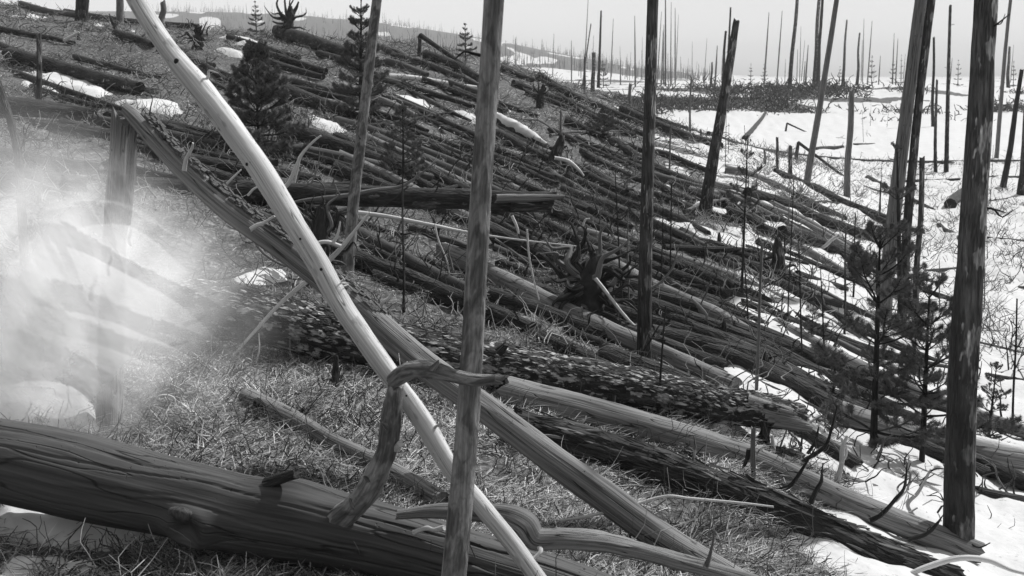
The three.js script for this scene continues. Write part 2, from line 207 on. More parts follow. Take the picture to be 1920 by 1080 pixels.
// ---------------------------------------------------------------- limbs: tapered, lumpy, with broken ends
function limb(pts, rad, o = {}) {
  const { seg = 10, n = 24, lump = 0.1, freq = 3, ridge = 0, flat = 0, end = 1, start = 1, extra, twist = 0, vs = 1.5, tint } = o, off = rr(0, 90);
  const curve = new THREE.CatmullRomCurve3(pts, false, 'centripetal'), L = curve.getLength(), P = [], R = [], nn = pts.length - 1;
  for (let i = 0; i <= n; i++) { const t = i / n, p = curve.getPoint(t); P.push(p); if (typeof rad === 'function') R.push(rad(t)); else { const f = t * (rad.length - 1), k = Math.min(rad.length - 2, Math.floor(f)); R.push(lerp(rad[k], rad[k + 1], f - k)); } }
  let N = null; const pos = [], uv = [], idx = [], W = seg + 1; let s = 0;
  const B = V(), tan = V(), q = V();
  for (let i = 0; i <= n; i++) {
    tan.subVectors(P[Math.min(n, i + 1)], P[Math.max(0, i - 1)]).normalize();
    if (!N) { N = Math.abs(tan.y) > 0.9 ? V(1, 0, 0) : V(0, 1, 0); } N.addScaledVector(tan, -N.dot(tan)).normalize(); B.crossVectors(tan, N);
    if (i) s += P[i].distanceTo(P[i - 1]);
    for (let j = 0; j <= seg; j++) {
      const a = (j % seg) / seg * Math.PI * 2 + twist * s, ca = Math.cos(a), sa = Math.sin(a);
      let r = R[i] * (1 + lump * (fbm(ca * 0.8 + off, sa * 0.8 + s * freq, s * freq * 0.6, 3) * 2) + ridge * noise(ca * 5 + off, sa * 5, s * 2.2));
      if (extra) r += extra(s, a, R[i]);
      q.copy(P[i]).addScaledVector(N, ca * r * (1 - flat)).addScaledVector(B, sa * r);
      const je = i === n ? end : i === 0 ? start : 0; if (je) q.addScaledVector(tan, (i ? 1 : -1) * je * R[i] * Math.max(-0.3, 0.9 * noise(ca * 2.3 + off * 3, sa * 2.3, i) + 0.35 * noise(ca * 7, sa * 7 + off, i)));
      pos.push(q.x, q.y, q.z); uv.push(j / seg, s / vs + off);
    }
  }
  for (let i = 0; i < n; i++) for (let j = 0; j < seg; j++) { const a = i * W + j, b = a + 1, c = a + W, d = c + 1; idx.push(a, b, c, b, d, c); }
  const g = new THREE.BufferGeometry(); g.setAttribute('position', new THREE.Float32BufferAttribute(pos, 3)); g.setAttribute('uv', new THREE.Float32BufferAttribute(uv, 2)); g.setIndex(idx); g.computeVertexNormals();
  const nm = g.attributes.normal; for (let i = 0; i <= n; i++) { const a = i * W, b = a + seg, x = V(nm.getX(a) + nm.getX(b), nm.getY(a) + nm.getY(b), nm.getZ(a) + nm.getZ(b)).normalize(); nm.setXYZ(a, x.x, x.y, x.z); nm.setXYZ(b, x.x, x.y, x.z); }
  // cap both ends with their own faces
  const caps = [];
  for (const [i, dir] of [[0, -1], [n, 1]]) { const c = V(); for (let j = 0; j < seg; j++) c.add(V().fromArray(pos, (i * W + j) * 3)); c.divideScalar(seg); tan.subVectors(P[Math.min(n, i + 1)], P[Math.max(0, i - 1)]).normalize(); c.addScaledVector(tan, -dir * R[i] * 0.25); caps.push([i * W, c, dir]); }
  const cpz = [], cuv = [], ci = []; for (const [a0, c, dir] of caps) { const b0 = cpz.length / 3; for (let j = 0; j <= seg; j++) { cpz.push(...pos.slice((a0 + j) * 3, (a0 + j) * 3 + 3)); cuv.push(0.2 + 0.03 * Math.cos(j / seg * 6.283), 0.3 + 0.03 * Math.sin(j / seg * 6.283)); } cpz.push(c.x, c.y, c.z); cuv.push(0.2, 0.3); for (let j = 0; j < seg; j++) dir > 0 ? ci.push(b0 + seg + 1, b0 + j, b0 + j + 1) : ci.push(b0 + seg + 1, b0 + j + 1, b0 + j); }
  const cg = new THREE.BufferGeometry(); cg.setAttribute('position', new THREE.Float32BufferAttribute(cpz, 3)); cg.setAttribute('uv', new THREE.Float32BufferAttribute(cuv, 2)); cg.setIndex(ci); cg.computeVertexNormals();
  if (tint) { const c = []; for (let i = 0; i <= n; i++) for (let j = 0; j <= seg; j++) { const v = tint(i / n, (j % seg) / seg * Math.PI * 2); c.push(v, v, v); } g.setAttribute('color', new THREE.Float32BufferAttribute(c, 3)); cg.setAttribute('color', new THREE.Float32BufferAttribute(cpz.map(() => 1), 3)); }
  const out = mergeGeometries([g, cg]); out.userData = { curve, L, R }; return out;
}
const twigLine = (a, b, bend = 0.12, n = 4) => { const L = a.distanceTo(b), p = [a]; for (let i = 1; i < n; i++) p.push(a.clone().lerp(b, i / n).add(V(rr(-1, 1), rr(-1, 1), rr(-1, 1)).multiplyScalar(bend * L * 0.5))); p.push(b); return p; };
// short broken side branches, shared by all logs: they grow along +y from the origin
const stubGeo = [0, 1, 2, 3, 4, 5].map((k) => { const p = [V(0, -0.15, 0)]; for (let i = 1; i < 5; i++) p.push(V(rr(-0.16, 0.16) * i / 3, i / 4, rr(-0.16, 0.16) * i / 3)); const a = [limb(p, [0.06, 0.05, 0.042, 0.03, 0.016], { seg: 5, n: 9, lump: 0.2, end: 2 })]; if (k > 2) a.push(limb([p[2], p[2].clone().add(V(rr(-0.3, 0.3), 0.25, rr(-0.3, 0.3))), p[2].clone().add(V(rr(-0.4, 0.4), 0.4, rr(-0.4, 0.4)))], [0.03, 0.022, 0.01], { seg: 4, n: 5 })); return mergeGeometries(a); });
const UP = V(0, 1, 0);
function stub(root, p, dir, len, thick, material, name = 'branch_stub') { const m = shade(new THREE.Mesh(pick(stubGeo), material)); m.name = name; m.position.copy(p).sub(root.position); m.quaternion.setFromUnitVectors(UP, dir.clone().normalize()).multiply(new THREE.Quaternion().setFromAxisAngle(UP, rr(0, 6.28))); m.scale.set(Math.max(thick / 0.06, len * 0.35), len, Math.max(thick / 0.06, len * 0.35)); root.add(m); return m; }

// a log lying on the ground between two pixels
const MATS = { char: 'char', bark: 'bark', grey: 'grey', weather: 'weather', pale: 'pale', flake: 'flake' };
function lieLine(a, b, r, nPts = 5) { // follow the ground in the large, bridging its hollows
  const p = []; for (let i = 0; i < nPts; i++) { const q = a.clone().lerp(b, i / (nPts - 1)); q.y = 0.4 * ground(q.x, q.z) + 0.3 * ground(q.x + 0.5, q.z + 0.3) + 0.3 * ground(q.x - 0.5, q.z - 0.3); p.push(q); }
  for (let i = 1; i < nPts - 1; i++) { const m = (p[i - 1].y + p[i + 1].y) / 2; if (p[i].y < m) p[i].y = lerp(p[i].y, m, 0.75); }
  p.forEach((q) => { q.y += r * 1.05; }); return p;
}
function fallenLog({ a, b, w = 14, r, m = 'char', label, group, name = 'fallen_log', lift = 0, stubs, max = 60, taper = 0.72, seg, n, lump = 0.1, ridge = 0.06, A, B, cat = 'log' }) {
  const pa = A ?? G(...a, max), pb = B ?? G(...b, max); const D = (-pa.z - pb.z) / 2; r = r ?? clamp(w * 0.7 / pxm(D), 0.035, 0.32);
  const line = A ? [pa, pa.clone().lerp(pb, 0.5), pb] : lieLine(pa, pb, r); line.forEach((q) => { q.y += lift; q.x += rr(-0.03, 0.03); });
  const mid = pa.clone().lerp(pb, 0.5), base = V(mid.x, ground(mid.x, mid.z), mid.z), o = thing(name, label, cat, base, group);
  const near = D < 14, L = pa.distanceTo(pb);
  const g = limb(line, [r * 1.08, r, r * (1 + taper) / 2, r * taper], { seg: seg ?? (near ? 16 : 9), n: n ?? (near ? 60 : clamp(Math.round(L * 2.5), 14, 30)), lump, ridge, freq: near ? 2 : 1.2 });
  const curve = g.userData.curve; part('trunk', g, M[m], o);
  const ns = stubs ?? Math.round(rr(1, 4));
  for (let k = 0; k < ns; k++) { const t = rr(0.08, 0.95), p = curve.getPoint(t), tg = curve.getTangent(t), side = V(rr(-1, 1), rr(0.1, 1.2), rr(-1, 1)).addScaledVector(tg, 0.4); side.addScaledVector(tg, -side.dot(tg) * 0.7).normalize(); stub(o, p, side, rr(0.2, 0.7) * (near ? 0.8 : 1), rr(0.009, 0.018), rnd() < 0.35 ? M.grey : M[m === 'pale' ? 'pale' : 'char']); }
  o.userData.line = undefined; return Object.assign(o, { curve, r0: r });
}
function snowCap(o, w = 0.9) { const { curve, r0 } = o, p = []; for (let i = 0; i <= 6; i++) { const t = 0.04 + 0.9 * i / 6; p.push(curve.getPoint(t).add(V(0, r0 * 0.75, 0))); } return part('snow_cap', limb(p, [r0 * 0.2, r0 * w * 0.8, r0 * w, r0 * w * 0.85, r0 * 0.2], { seg: 9, n: 40, lump: 0.35, freq: 2.5 }), snowMat, o); }
const snowMat = mat('log_snow', T.snow, 0.01, 0.85);

// ---------------------------------------------------------------- foreground: the barkless log and what grows from it
{
  const mid = [[-180, 838, 5.1], [0, 862, 5.0], [150, 893, 4.95], [300, 928, 4.9], [450, 962, 4.85], [600, 988, 4.8], [750, 1020, 4.72], [900, 1062, 4.66], [1080, 1112, 4.6], [1300, 1190, 4.5]];
  const rp = [78, 80, 86, 79, 77, 76, 70, 66, 58, 48], pts = mid.map((q) => at(...q)), o = thing('barkless_log', 'thick smooth grey barkless log with a round knot, lying across the lower left foreground', 'log', V(pts[4].x, ground(pts[4].x, pts[4].z), pts[4].z));
  const curve = new THREE.CatmullRomCurve3(pts, false, 'centripetal'), L = curve.getLength();
  const find = (px) => { let b = 0, e = 1e9; for (let i = 0; i <= 400; i++) { const p = curve.getPoint(i / 400), q = (p.x / -p.z) * F + 960, x = Math.abs(q - px); if (x < e) { e = x; b = i / 400; } } return b; };
  const lenAt = (px) => { const t = find(px); let s = 0, q = pts[0].clone(); for (let i = 1; i <= 400 && i / 400 <= t; i++) { const p = curve.getPoint(i / 400); s += p.distanceTo(q); q = p; } return s; };
  const kS = lenAt(352), kA = 1.75, b2 = lenAt(520), b3 = lenAt(640);   // the knot faces the camera; humps under the stubs
  const cks = [[0.35, 0, 1.9], [0.8, 0.4, 2.6], [1.15, 0.2, 1.5], [1.4, 0.9, 2.9], [1.75, 1.5, 3.4], [2.1, 0.1, 2.2], [0.6, 2.0, 4], [1.2, 2.4, 4], [2.4, 1.4, 3.2], [0.1, 1.2, 3.0]].map(([a, s0, s1], i) => ({ a, s0, s1, i }));
  const crk = (s, a) => { let v = 0; for (const q of cks) { if (s < q.s0 || s > q.s1) continue; const w = 0.22 * noise(s * 0.9, q.i * 3.1, 2) + 0.05 * noise(s * 4, q.i, 7) + 0.3 * Math.exp(-((s - kS) ** 2) / 0.05) * (q.a > 1.7 ? 1 : -0.6), e = Math.abs(Math.atan2(Math.sin(a - q.a - w), Math.cos(a - q.a - w))), f = Math.min(1, (s - q.s0) * 4, (q.s1 - s) * 4); v -= 0.009 * f * sstep(0.034, 0.008, e); } return v; };
  const ex = (s, a) => crk(s, a) + bulge(s, a), bulge = (s, a) => { const ds = (s - kS), da = Math.atan2(Math.sin(a - kA), Math.cos(a - kA)) * 0.18, e = Math.hypot(ds * 0.8, da); const d2 = Math.hypot(s - b3, (a - 1.0) * 0.15); return 0.03 * Math.exp(-((e - 0.07) ** 2) / 0.0012) - 0.035 * Math.exp(-(e * e) / 0.0014) + 0.018 * Math.exp(-((s - kS - 0.07) ** 2) / 0.01) * Math.exp(-(da * da) / 0.04) + 0.025 * Math.exp(-((s - b2) ** 2) / 0.02) * Math.max(0, Math.cos(a)) + 0.03 * Math.exp(-d2 * d2 / 0.006); };
  part('trunk', limb(pts, rp.map((q, i) => q / pxm(mid[i][2])), { seg: 170, n: 330, lump: 0.05, freq: 1.3, ridge: 0.014, extra: ex, vs: 2.2, twist: 0.12 }), M.weather, o);
  // knot eye
  const kp = at(342, 964, 4.665); const kg = new THREE.SphereGeometry(0.045, 20, 14); kg.scale(1.5, 0.72, 0.6); kg.rotateZ(-0.25); { const p = kg.attributes.position; for (let i = 0; i < p.count; i++) { const q = 1 + 0.12 * noise(p.getX(i) * 40, p.getY(i) * 60, p.getZ(i) * 40); p.setXYZ(i, p.getX(i) * q, p.getY(i) * q, p.getZ(i) * q); } kg.computeVertexNormals(); } kg.translate(kp.x, kp.y, kp.z); part('knot', kg, M.weather, o, 'rounded knot');
  part('branch_stub', limb([at(500, 905, 4.8), at(528, 896, 4.76), at(557, 888, 4.7)], [0.028, 0.027, 0.024], { seg: 10, n: 8, lump: 0.12 }), M.char, o, 'short charred branch stub');
  // the crooked branch that rises and bends over
  const cb = [[575, 1018, 4.92], [640, 972, 4.66], [692, 920, 4.55], [722, 850, 4.48], [735, 780, 4.42], [741, 722, 4.38]], cb2 = [[736, 716, 4.38], [760, 699, 4.34], [805, 692, 4.26], [850, 704, 4.2], [895, 713, 4.12], [934, 710, 4.06]];
  part('crooked_branch', mergeGeometries([limb(cb.map((q) => at(...q)), [0.075, 0.056, 0.051, 0.041, 0.042, 0.034], { seg: 24, n: 110, lump: 0.2, freq: 5, ridge: 0.12 }), limb(cb2.map((q) => at(...q)), [0.03, 0.038, 0.037, 0.027, 0.024, 0.017], { seg: 22, n: 80, lump: 0.22, freq: 7, ridge: 0.1, start: 0.2, end: 1.3 })]), M.mottle, o, 'crooked grey branch bending sideways over the slender trunk');
  for (const [px, py, d, qx, qy] of [[700, 905, 4.5, 682, 893], [728, 800, 4.4, 716, 792], [812, 690, 4.22, 822, 676], [932, 708, 4.06, 948, 706], [930, 714, 4.06, 941, 718], [664, 950, 4.56, 655, 934]]) part('branch_stub', limb([at(px, py, d), at((px + qx) / 2, (py + qy) / 2 + 1, d - 0.01), at(qx, qy, d - 0.02)], [0.018, 0.012, 0.004], { seg: 7, n: 6, lump: 0.3, end: 2 }), M.mottle, o);
  part('branch_stub', limb([at(742, 840, 4.46), at(750, 832, 4.42)], [0.02, 0.014], { seg: 8, n: 4, lump: 0.15 }), M.pale, o, 'pale broken stub');
  // gnarled limb to the right
  const gl = [[745, 965, 4.62], [830, 958, 4.6], [905, 962, 4.58], [950, 966, 4.56], [985, 982, 4.53], [1003, 1008, 4.52], [1060, 1010, 4.52], [1140, 1018, 4.55], [1230, 1040, 4.62], [1330, 1068, 4.7], [1420, 1092, 4.75]];
  part('gnarled_limb', limb(gl.map((q) => at(...q)), [0.022, 0.036, 0.042, 0.047, 0.06, 0.056, 0.046, 0.044, 0.04, 0.036, 0.033], { seg: 24, n: 170, lump: 0.16, freq: 5, ridge: 0.09 }), M.grey, o, 'gnarled limb with a swollen knee running right');
  part('branch_stub', limb([at(1010, 1024, 4.48), at(1014, 1034, 4.44), at(1000, 1048, 4.42)], [0.012, 0.01, 0.008], { seg: 7, n: 8, lump: 0.1 }), M.pale, o, 'small pale peeled stub');
  part('branch_stub', limb([at(1322, 1068, 4.68), at(1330, 1045, 4.66), at(1336, 1020, 4.66), at(1340, 995, 4.66)], [0.016, 0.009, 0.006, 0.004], { seg: 7, n: 10, lump: 0.1 }), M.grey, o);
  lone('stick', limb([at(776, 998, 4.56), at(800, 990, 4.54), at(816, 993, 4.53), at(834, 989, 4.5)], [0.012, 0.012, 0.011, 0.013], { seg: 8, n: 16, lump: 0.15, freq: 20 }), M.pale, 'small pale peeled stick lying on top of the barkless foreground log', 'stick');
}
// slender mottled trunk standing in front of the log, pale leaning pole
function standing({ base, top, rb, rt, m = 'char', label, group, name = 'standing_dead_tree', stubs = 4, flare = 1.25, seg = 14, n = 60, lump = 0.07, mid, P, ext = 0, D, max = 80, jag = 2.2, ridge = 0.05, cat = 'tree' }) {
  const pb = P ?? G(...base, max), d = -pb.z, pt = at(top[0], top[1], D ?? d); if (ext) pt.add(pt.clone().sub(pb).multiplyScalar(ext)); if (rb > 1) { rb = rb / 2 / pxm(d); rt = rt / 2 / pxm(d); }
  if (ext) rt = Math.max(rt * (1 - ext * 0.5), 0.015);
  const p0 = pb.clone().add(pt.clone().sub(pb).multiplyScalar(-0.02)); p0.y = pb.y - 0.15; const mids = (mid ?? []).map((q) => at(q[0], q[1], q[2] ?? d));
  const pts = mids.length ? [p0, pb.clone().lerp(mids[0], 0.06), ...mids, pt] : [p0, pb.clone().lerp(pt, 0.04), pb.clone().lerp(pt, 0.33).add(V(rr(-1, 1), 0, rr(-1, 1)).multiplyScalar(rb * 0.4)), pb.clone().lerp(pt, 0.66).add(V(rr(-1, 1), 0, rr(-1, 1)).multiplyScalar(rb * 0.4)), pt];
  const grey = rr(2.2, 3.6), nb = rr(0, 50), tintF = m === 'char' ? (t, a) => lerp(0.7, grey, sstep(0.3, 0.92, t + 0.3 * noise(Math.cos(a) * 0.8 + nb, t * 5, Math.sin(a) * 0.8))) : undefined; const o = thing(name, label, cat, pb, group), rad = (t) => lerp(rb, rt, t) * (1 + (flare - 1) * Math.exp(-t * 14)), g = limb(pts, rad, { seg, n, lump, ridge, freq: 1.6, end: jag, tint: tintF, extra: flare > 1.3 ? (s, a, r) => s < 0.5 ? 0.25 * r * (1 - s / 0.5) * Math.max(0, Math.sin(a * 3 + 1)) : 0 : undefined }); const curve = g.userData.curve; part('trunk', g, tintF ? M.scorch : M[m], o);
  for (let k = 0; k < stubs; k++) { const t = rr(0.15, 0.97), p = curve.getPoint(t), a = rr(0, 6.28); stub(o, p, V(Math.cos(a), rr(-0.1, 0.5), Math.sin(a)), rr(0.05, 0.16) + rb, rr(0.006, 0.014), M[rnd() < 0.6 ? m : 'char']); }
  return Object.assign(o, { curve });
}
standing({ P: (() => { const p = at(838, 1180, 4.22); p.y = ground(p.x, p.z); return p; })(), top: [922, -40], D: 4.35, mid: [[850, 1080, 4.22], [868, 900, 4.24], [882, 700, 4.27], [897, 450, 4.3], [914, 180, 4.33]], rb: 0.056, rt: 0.05, ext: 0.5, m: 'mottle', seg: 24, n: 200, lump: 0.09, ridge: 0.05, flare: 1.1, stubs: 4, name: 'slender_tree', label: 'slender mottled grey trunk rising in front of the barkless foreground log, top out of view' });
{
  const c = [[1095, 1230, 4.34], [1005, 1080, 4.4], [910, 957, 4.44], [850, 885, 4.46], [797, 797, 4.48], [745, 722, 4.52], [690, 645, 4.56], [640, 572, 4.6], [592, 486, 4.64], [540, 400, 4.7], [482, 308, 4.76], [420, 222, 4.84], [370, 160, 4.9], [326, 106, 4.96], [290, 55, 5.0], [250, -10, 5.05], [150, -190, 5.2]];
  const rp = [17, 17.5, 18, 18.5, 19, 19, 20, 21, 21, 21.5, 22, 22, 22, 18, 17, 16, 13], pts = c.map((q) => at(...q)), b = pts[0].clone(); pts[0].y = Math.min(pts[0].y, ground(b.x, b.z) - 0.05);
  const o = thing('leaning_pole', 'long pale peeled pole leaning up to the upper left across the foreground', 'pole', V(b.x, ground(b.x, b.z), b.z));
  const g = limb(pts, rp.map((q, i) => q / pxm(c[i][2])), { seg: 24, n: 260, lump: 0.1, freq: 4, ridge: 0.05 }), cv = g.userData.curve; part('trunk', g, M.pale, o);
  for (const [px, py, d] of [[331, 115, 4.9], [463, 308, 4.72], [563, 448, 4.6], [762, 742, 4.46], [602, 505, 4.58]]) { const k = new THREE.SphereGeometry(px < 340 ? 0.012 : rr(0.004, 0.008), 10, 8); k.scale(1, 1.1, 0.5); const p = at(px, py, d); k.translate(p.x, p.y, p.z); part('knot', k, M.core, o); }
  for (const [t, dx, dy, l] of [[0.24, 0.5, 0.8, 0.05], [0.47, 1, 0.3, 0.035], [0.75, 1, 0.9, 0.07], [0.33, 1, 0.4, 0.04]]) stub(o, cv.getPoint(t), V(dx, dy, 0.3), l + 0.05, 0.01, M.pale);
}
{ // snapped tree: split stump with its upper part bent over to the lower right
  const bs = G(205, 795), o = thing('snapped_tree', 'snapped tree with splintered stump in the smoke, its stem bent down to the right', 'tree', bs);
  part('stump', limb([bs.clone().add(V(0, -0.15, 0)), at(207, 700, 6.6), at(215, 450, 6.65), at(228, 225, 6.7)], [0.085, 0.075, 0.068, 0.06], { seg: 14, n: 60, lump: 0.12, ridge: 0.16, end: 2 }), M.grey, o);
  part('splinter', limb([at(238, 420, 6.62), at(246, 320, 6.62), at(250, 240, 6.64)], [0.022, 0.03, 0.02], { seg: 8, n: 20, lump: 0.15, end: 3 }), M.grey, o);
  const c = [[238, 206, 6.72], [258, 224, 6.66], [330, 302, 6.5], [425, 388, 6.4], [545, 475, 6.3], [665, 572, 6.2], [790, 680, 6.1], [905, 762, 5.95], [1020, 850, 5.8], [1140, 935, 5.65], [1250, 1015, 5.5], [1375, 1092, 5.35], [1480, 1160, 5.25]], rp = [12, 16, 20, 23, 25, 26, 27, 28, 29, 30, 31, 32, 33];
  const g = limb(c.map((q) => at(...q)), rp.map((q, i) => q / pxm(c[i][2])), { seg: 26, n: 220, lump: 0.08, freq: 2, ridge: 0.1, start: 2, vs: 2.2, extra: (s, a) => -0.018 * sstep(0.14, 0, Math.abs(Math.atan2(Math.sin(a - 0.55), Math.cos(a - 0.55)) + 0.25 * noise(s * 1.5, 2, 2))) * sstep(2.1, 2.6, s) }), cv = g.userData.curve;
  part('stem', g, M.grey, o);
  // bark still clinging to the upper side
  const bark = []; for (let i = 0; i < 520; i++) { const t = 0.1 + 0.34 * rnd(), p = cv.getPoint(t), tg = cv.getTangent(t), up = V(0.35, 1, 0.1).addScaledVector(tg, -V(0.35, 1, 0.1).dot(tg)).normalize(), sd = V().crossVectors(tg, up), a = rr(-0.75, 0.5), nrm = up.clone().multiplyScalar(Math.cos(a)).addScaledVector(sd, Math.sin(a)); const k = new THREE.BoxGeometry(rr(0.02, 0.06), rr(0.004, 0.014), rr(0.01, 0.026)); k.rotateX(rr(-0.4, 0.4)); k.rotateZ(rr(-0.3, 0.3)); const mm = new THREE.Matrix4().makeBasis(tg, nrm, V().crossVectors(tg, nrm)); k.applyMatrix4(mm); k.translate(...p.addScaledVector(nrm, 0.072 + rr(-0.008, 0.02)).toArray()); bark.push(k); }
  tag(part('bark_flakes', mergeGeometries(bark), M.grey, o, 'loose bark along the upper side'), null, null, null, 'stuff');
  for (const [px, py, qx, qy] of [[470, 430, 515, 405], [700, 590, 738, 545], [1170, 950, 1190, 915], [345, 320, 362, 268]]) part('branch_stub', limb(twigLine(at(px, py, 6.25), at(qx, qy, 6.2)), [0.014, 0.01, 0.006], { seg: 6, n: 8 }), M.pale, o);
}
// big log with flaking bark, right end broken
function barkFlakes(o, n, cv, R, tone, size = 1, arc = 1.6, long = 1, yaw = 0.8) { // many: one part
  const sh = new THREE.Shape([[-0.9, -0.12], [-0.2, -0.5], [0.25, -0.36], [0.85, -0.22], [0.5, 0.3], [-0.15, 0.44], [-0.6, 0.2]].map((q) => new THREE.Vector2(...q))), g = new THREE.ExtrudeGeometry(sh, { depth: 0.16, bevelEnabled: false }); g.rotateX(-Math.PI / 2); g.scale(0.05 * size, 0.05 * size, 0.022 * size);
  const mm = new THREE.InstancedMesh(g, plain('bark_scale', 1, { side: THREE.FrontSide }), n), c = new THREE.Color(); mm.name = 'bark_flakes'; tag(mm, null, null, null, 'stuff'); shade(mm);
  for (let i = 0; i < n; i++) { const t = rr(0.01, 0.99), p = cv.getPoint(t), tg = cv.getTangent(t), up = UP.clone().addScaledVector(tg, -tg.y).normalize(), sd = V().crossVectors(tg, up), a = rr(-arc, arc) + 0.2, nrm = up.clone().multiplyScalar(Math.cos(a)).addScaledVector(sd, Math.sin(a)), m4 = new THREE.Matrix4().makeBasis(tg, nrm, V().crossVectors(tg, nrm)), q = new THREE.Quaternion().setFromRotationMatrix(m4).multiply(new THREE.Quaternion().setFromEuler(new THREE.Euler(rr(-0.35, 0.35), rr(-yaw, yaw), rr(-0.3, 0.3)))); p.addScaledVector(nrm, R(t) * rr(0.97, 1.06)).sub(o.position); const s = rr(0.5, 1.5); mm.setMatrixAt(i, m4.compose(p, q, V(s * rr(0.5, 1.3) * long, s * rr(0.5, 2), s * rr(0.5, 1.2)))); const v = tone(a); mm.setColorAt(i, c.setRGB(v, v, v)); }
  o.add(mm); return mm;
}
{
  const c = [[215, 555, 8.75], [330, 576, 8.7], [420, 586, 8.68], [520, 602, 8.65], [650, 636, 8.6], [800, 662, 8.58], [920, 686, 8.58], [1080, 710, 8.7], [1240, 738, 8.85], [1360, 760, 8.92], [1440, 772, 8.97], [1505, 786, 9.0]], rp = [50, 52, 52, 50, 46, 44, 43, 41, 38, 36, 33, 26], pts = c.map((q) => at(...q)), o = thing('bark_log', 'great fallen log with shaggy flaking bark lying across the middle, broken at its right end', 'log', V(pts[5].x, ground(pts[5].x, pts[5].z), pts[5].z));
  const R = (t) => { const f = t * (rp.length - 1), k = Math.min(rp.length - 2, Math.floor(f)); return lerp(rp[k], rp[k + 1], f - k) / pxm(8.8); }, g = limb(pts, R, { seg: 48, n: 320, lump: 0.12, freq: 3.2, ridge: 0.16, end: 2 }), cv = g.userData.curve; part('trunk', g, M.flake, o);
  barkFlakes(o, 2200, cv, R, (a) => rnd() < 0.4 ? rr(0.2, 0.5) : rr(0.02, 0.07), 0.4, 1.2, 1.5, 0.25);
  for (const [px, py, qx, qy, r, d] of [[352, 610, 350, 634, 0.045, 8.6], [935, 660, 950, 645, 0.04, 8.4], [640, 690, 622, 715, 0.04, 8.4], [1430, 790, 1440, 830, 0.035, 8.85], [1150, 740, 1150, 762, 0.03, 8.6]]) part('branch_stub', limb(twigLine(at(px, py, d), at(qx, qy, d - 0.05), 0.1, 2), [r, r * 0.85, r * 0.6], { seg: 9, n: 8, lump: 0.2 }), M.char, o);
  part('splintered_end', mergeGeometries([0, 1, 2, 3, 4, 5, 6].map((k) => limb([at(1400 + k * 8, 748 + k * 7, 8.85), at(1480 + 6 * k, 772 + k * 5, 8.9), at(1500 + rr(-20, 20), 778 + k * 4, 8.95)], [0.05, 0.04, 0.012], { seg: 6, n: 10, lump: 0.25, end: 2 }))), M.grey, o, 'splintered pale end without bark');
}
// the two long logs below it
{ const o = fallenLog({ a: [945, 760], b: [1830, 1075], r: 0.115, m: 'grey', taper: 0.8, stubs: 0, seg: 18, n: 120, lump: 0.07, name: 'smooth_log', label: 'long grey log without bark lying below the shaggy bark log', cat: 'log' });
  for (const l of [[[1447, 932], [1467, 917], [1482, 910], [1500, 887], [1507, 875], [1522, 852], [1530, 838]], [[1520, 944], [1532, 917], [1540, 902], [1541, 888], [1543, 868]], [[1632, 976], [1652, 965], [1680, 935], [1695, 915], [1699, 893], [1701, 868]], [[1702, 1012], [1735, 1002], [1757, 982], [1768, 966]], [[1405, 842], [1400, 862], [1392, 880], [1384, 892]]]) {
    const q = l.map(([x, y]) => at(x, y, 7.75 - (x - 1400) * 0.001)); part('branch', limb(q, [0.02, 0.016, 0.011, 0.004], { seg: 7, n: 40, lump: 0.22, freq: 9, ridge: 0.15, end: 2 }), M.char, o, 'dark dead branch standing up from the log');
    for (let k = 1; k < q.length - 1; k += 2) stub(o, q[k], V(rr(-1, 1), rr(0.3, 1), rr(-0.6, 0.6)), rr(0.07, 0.16), 0.006, rnd() < 0.4 ? M.grey : M.char);
  }
  const p = fallenLog({ a: [965, 828], b: [1780, 1128], r: 0.135, m: 'bark', taper: 0.8, stubs: 2, seg: 40, n: 260, lump: 0.16, ridge: 0.22, lift: -0.03, name: 'dark_bark_log', label: 'thick dark log with rough furrowed bark lying nearest along the snow strip' });
  barkFlakes(p, 160, p.curve, (t) => lerp(0.146, 0.115, t), () => rnd() < 0.3 ? rr(0.09, 0.2) : rr(0.015, 0.05), 0.7, 1.4, 2.6, 0.12);
  const q = fallenLog({ a: [462, 760], b: [830, 962], r: 0.06, m: 'grey', taper: 0.9, stubs: 0, seg: 14, n: 70, lump: 0.12, name: 'broken_pole', label: 'thin broken grey pole lying in the grass behind the barkless log' });
  for (const [a, b, r] of [[[480, 752], [520, 785], 0.03], [[545, 790], [570, 765], 0.02], [[500, 775], [420, 790], 0.018], [[520, 760], [512, 800], 0.03]]) part('branch_stub', limb(twigLine(at(...a, 6.9), at(...b, 6.85), 0.1, 2), [r, r * 0.8, r * 0.5], { seg: 7, n: 6, lump: 0.2 }), M.char, q);
}
{ // dark log held above the ground, split at its right end
  const o = fallenLog({ A: at(250, 352, 15.6), B: at(1040, 380, 14.4), r: 0.145, m: 'char', taper: 0.95, stubs: 3, seg: 20, n: 90, name: 'raised_log', label: 'straight dark log lying level above the slope, split open at its right end' });
  part('splinter', limb([at(930, 372, 14.25), at(1000, 371, 14.25), at(1058, 369, 14.25)], [0.06, 0.055, 0.02], { seg: 8, n: 16, lump: 0.15, end: 2 }), M.grey, o); part('splinter', limb([at(960, 388, 14.3), at(1030, 386, 14.3)], [0.07, 0.03], { seg: 8, n: 10, lump: 0.2, end: 2 }), M.char, o);
  const q = fallenLog({ A: at(300, 372, 16.4), B: at(660, 352, 16), r: 0.11, m: 'char', taper: 0.9, stubs: 2, label: 'dark log lying level just behind the split raised log' });
}

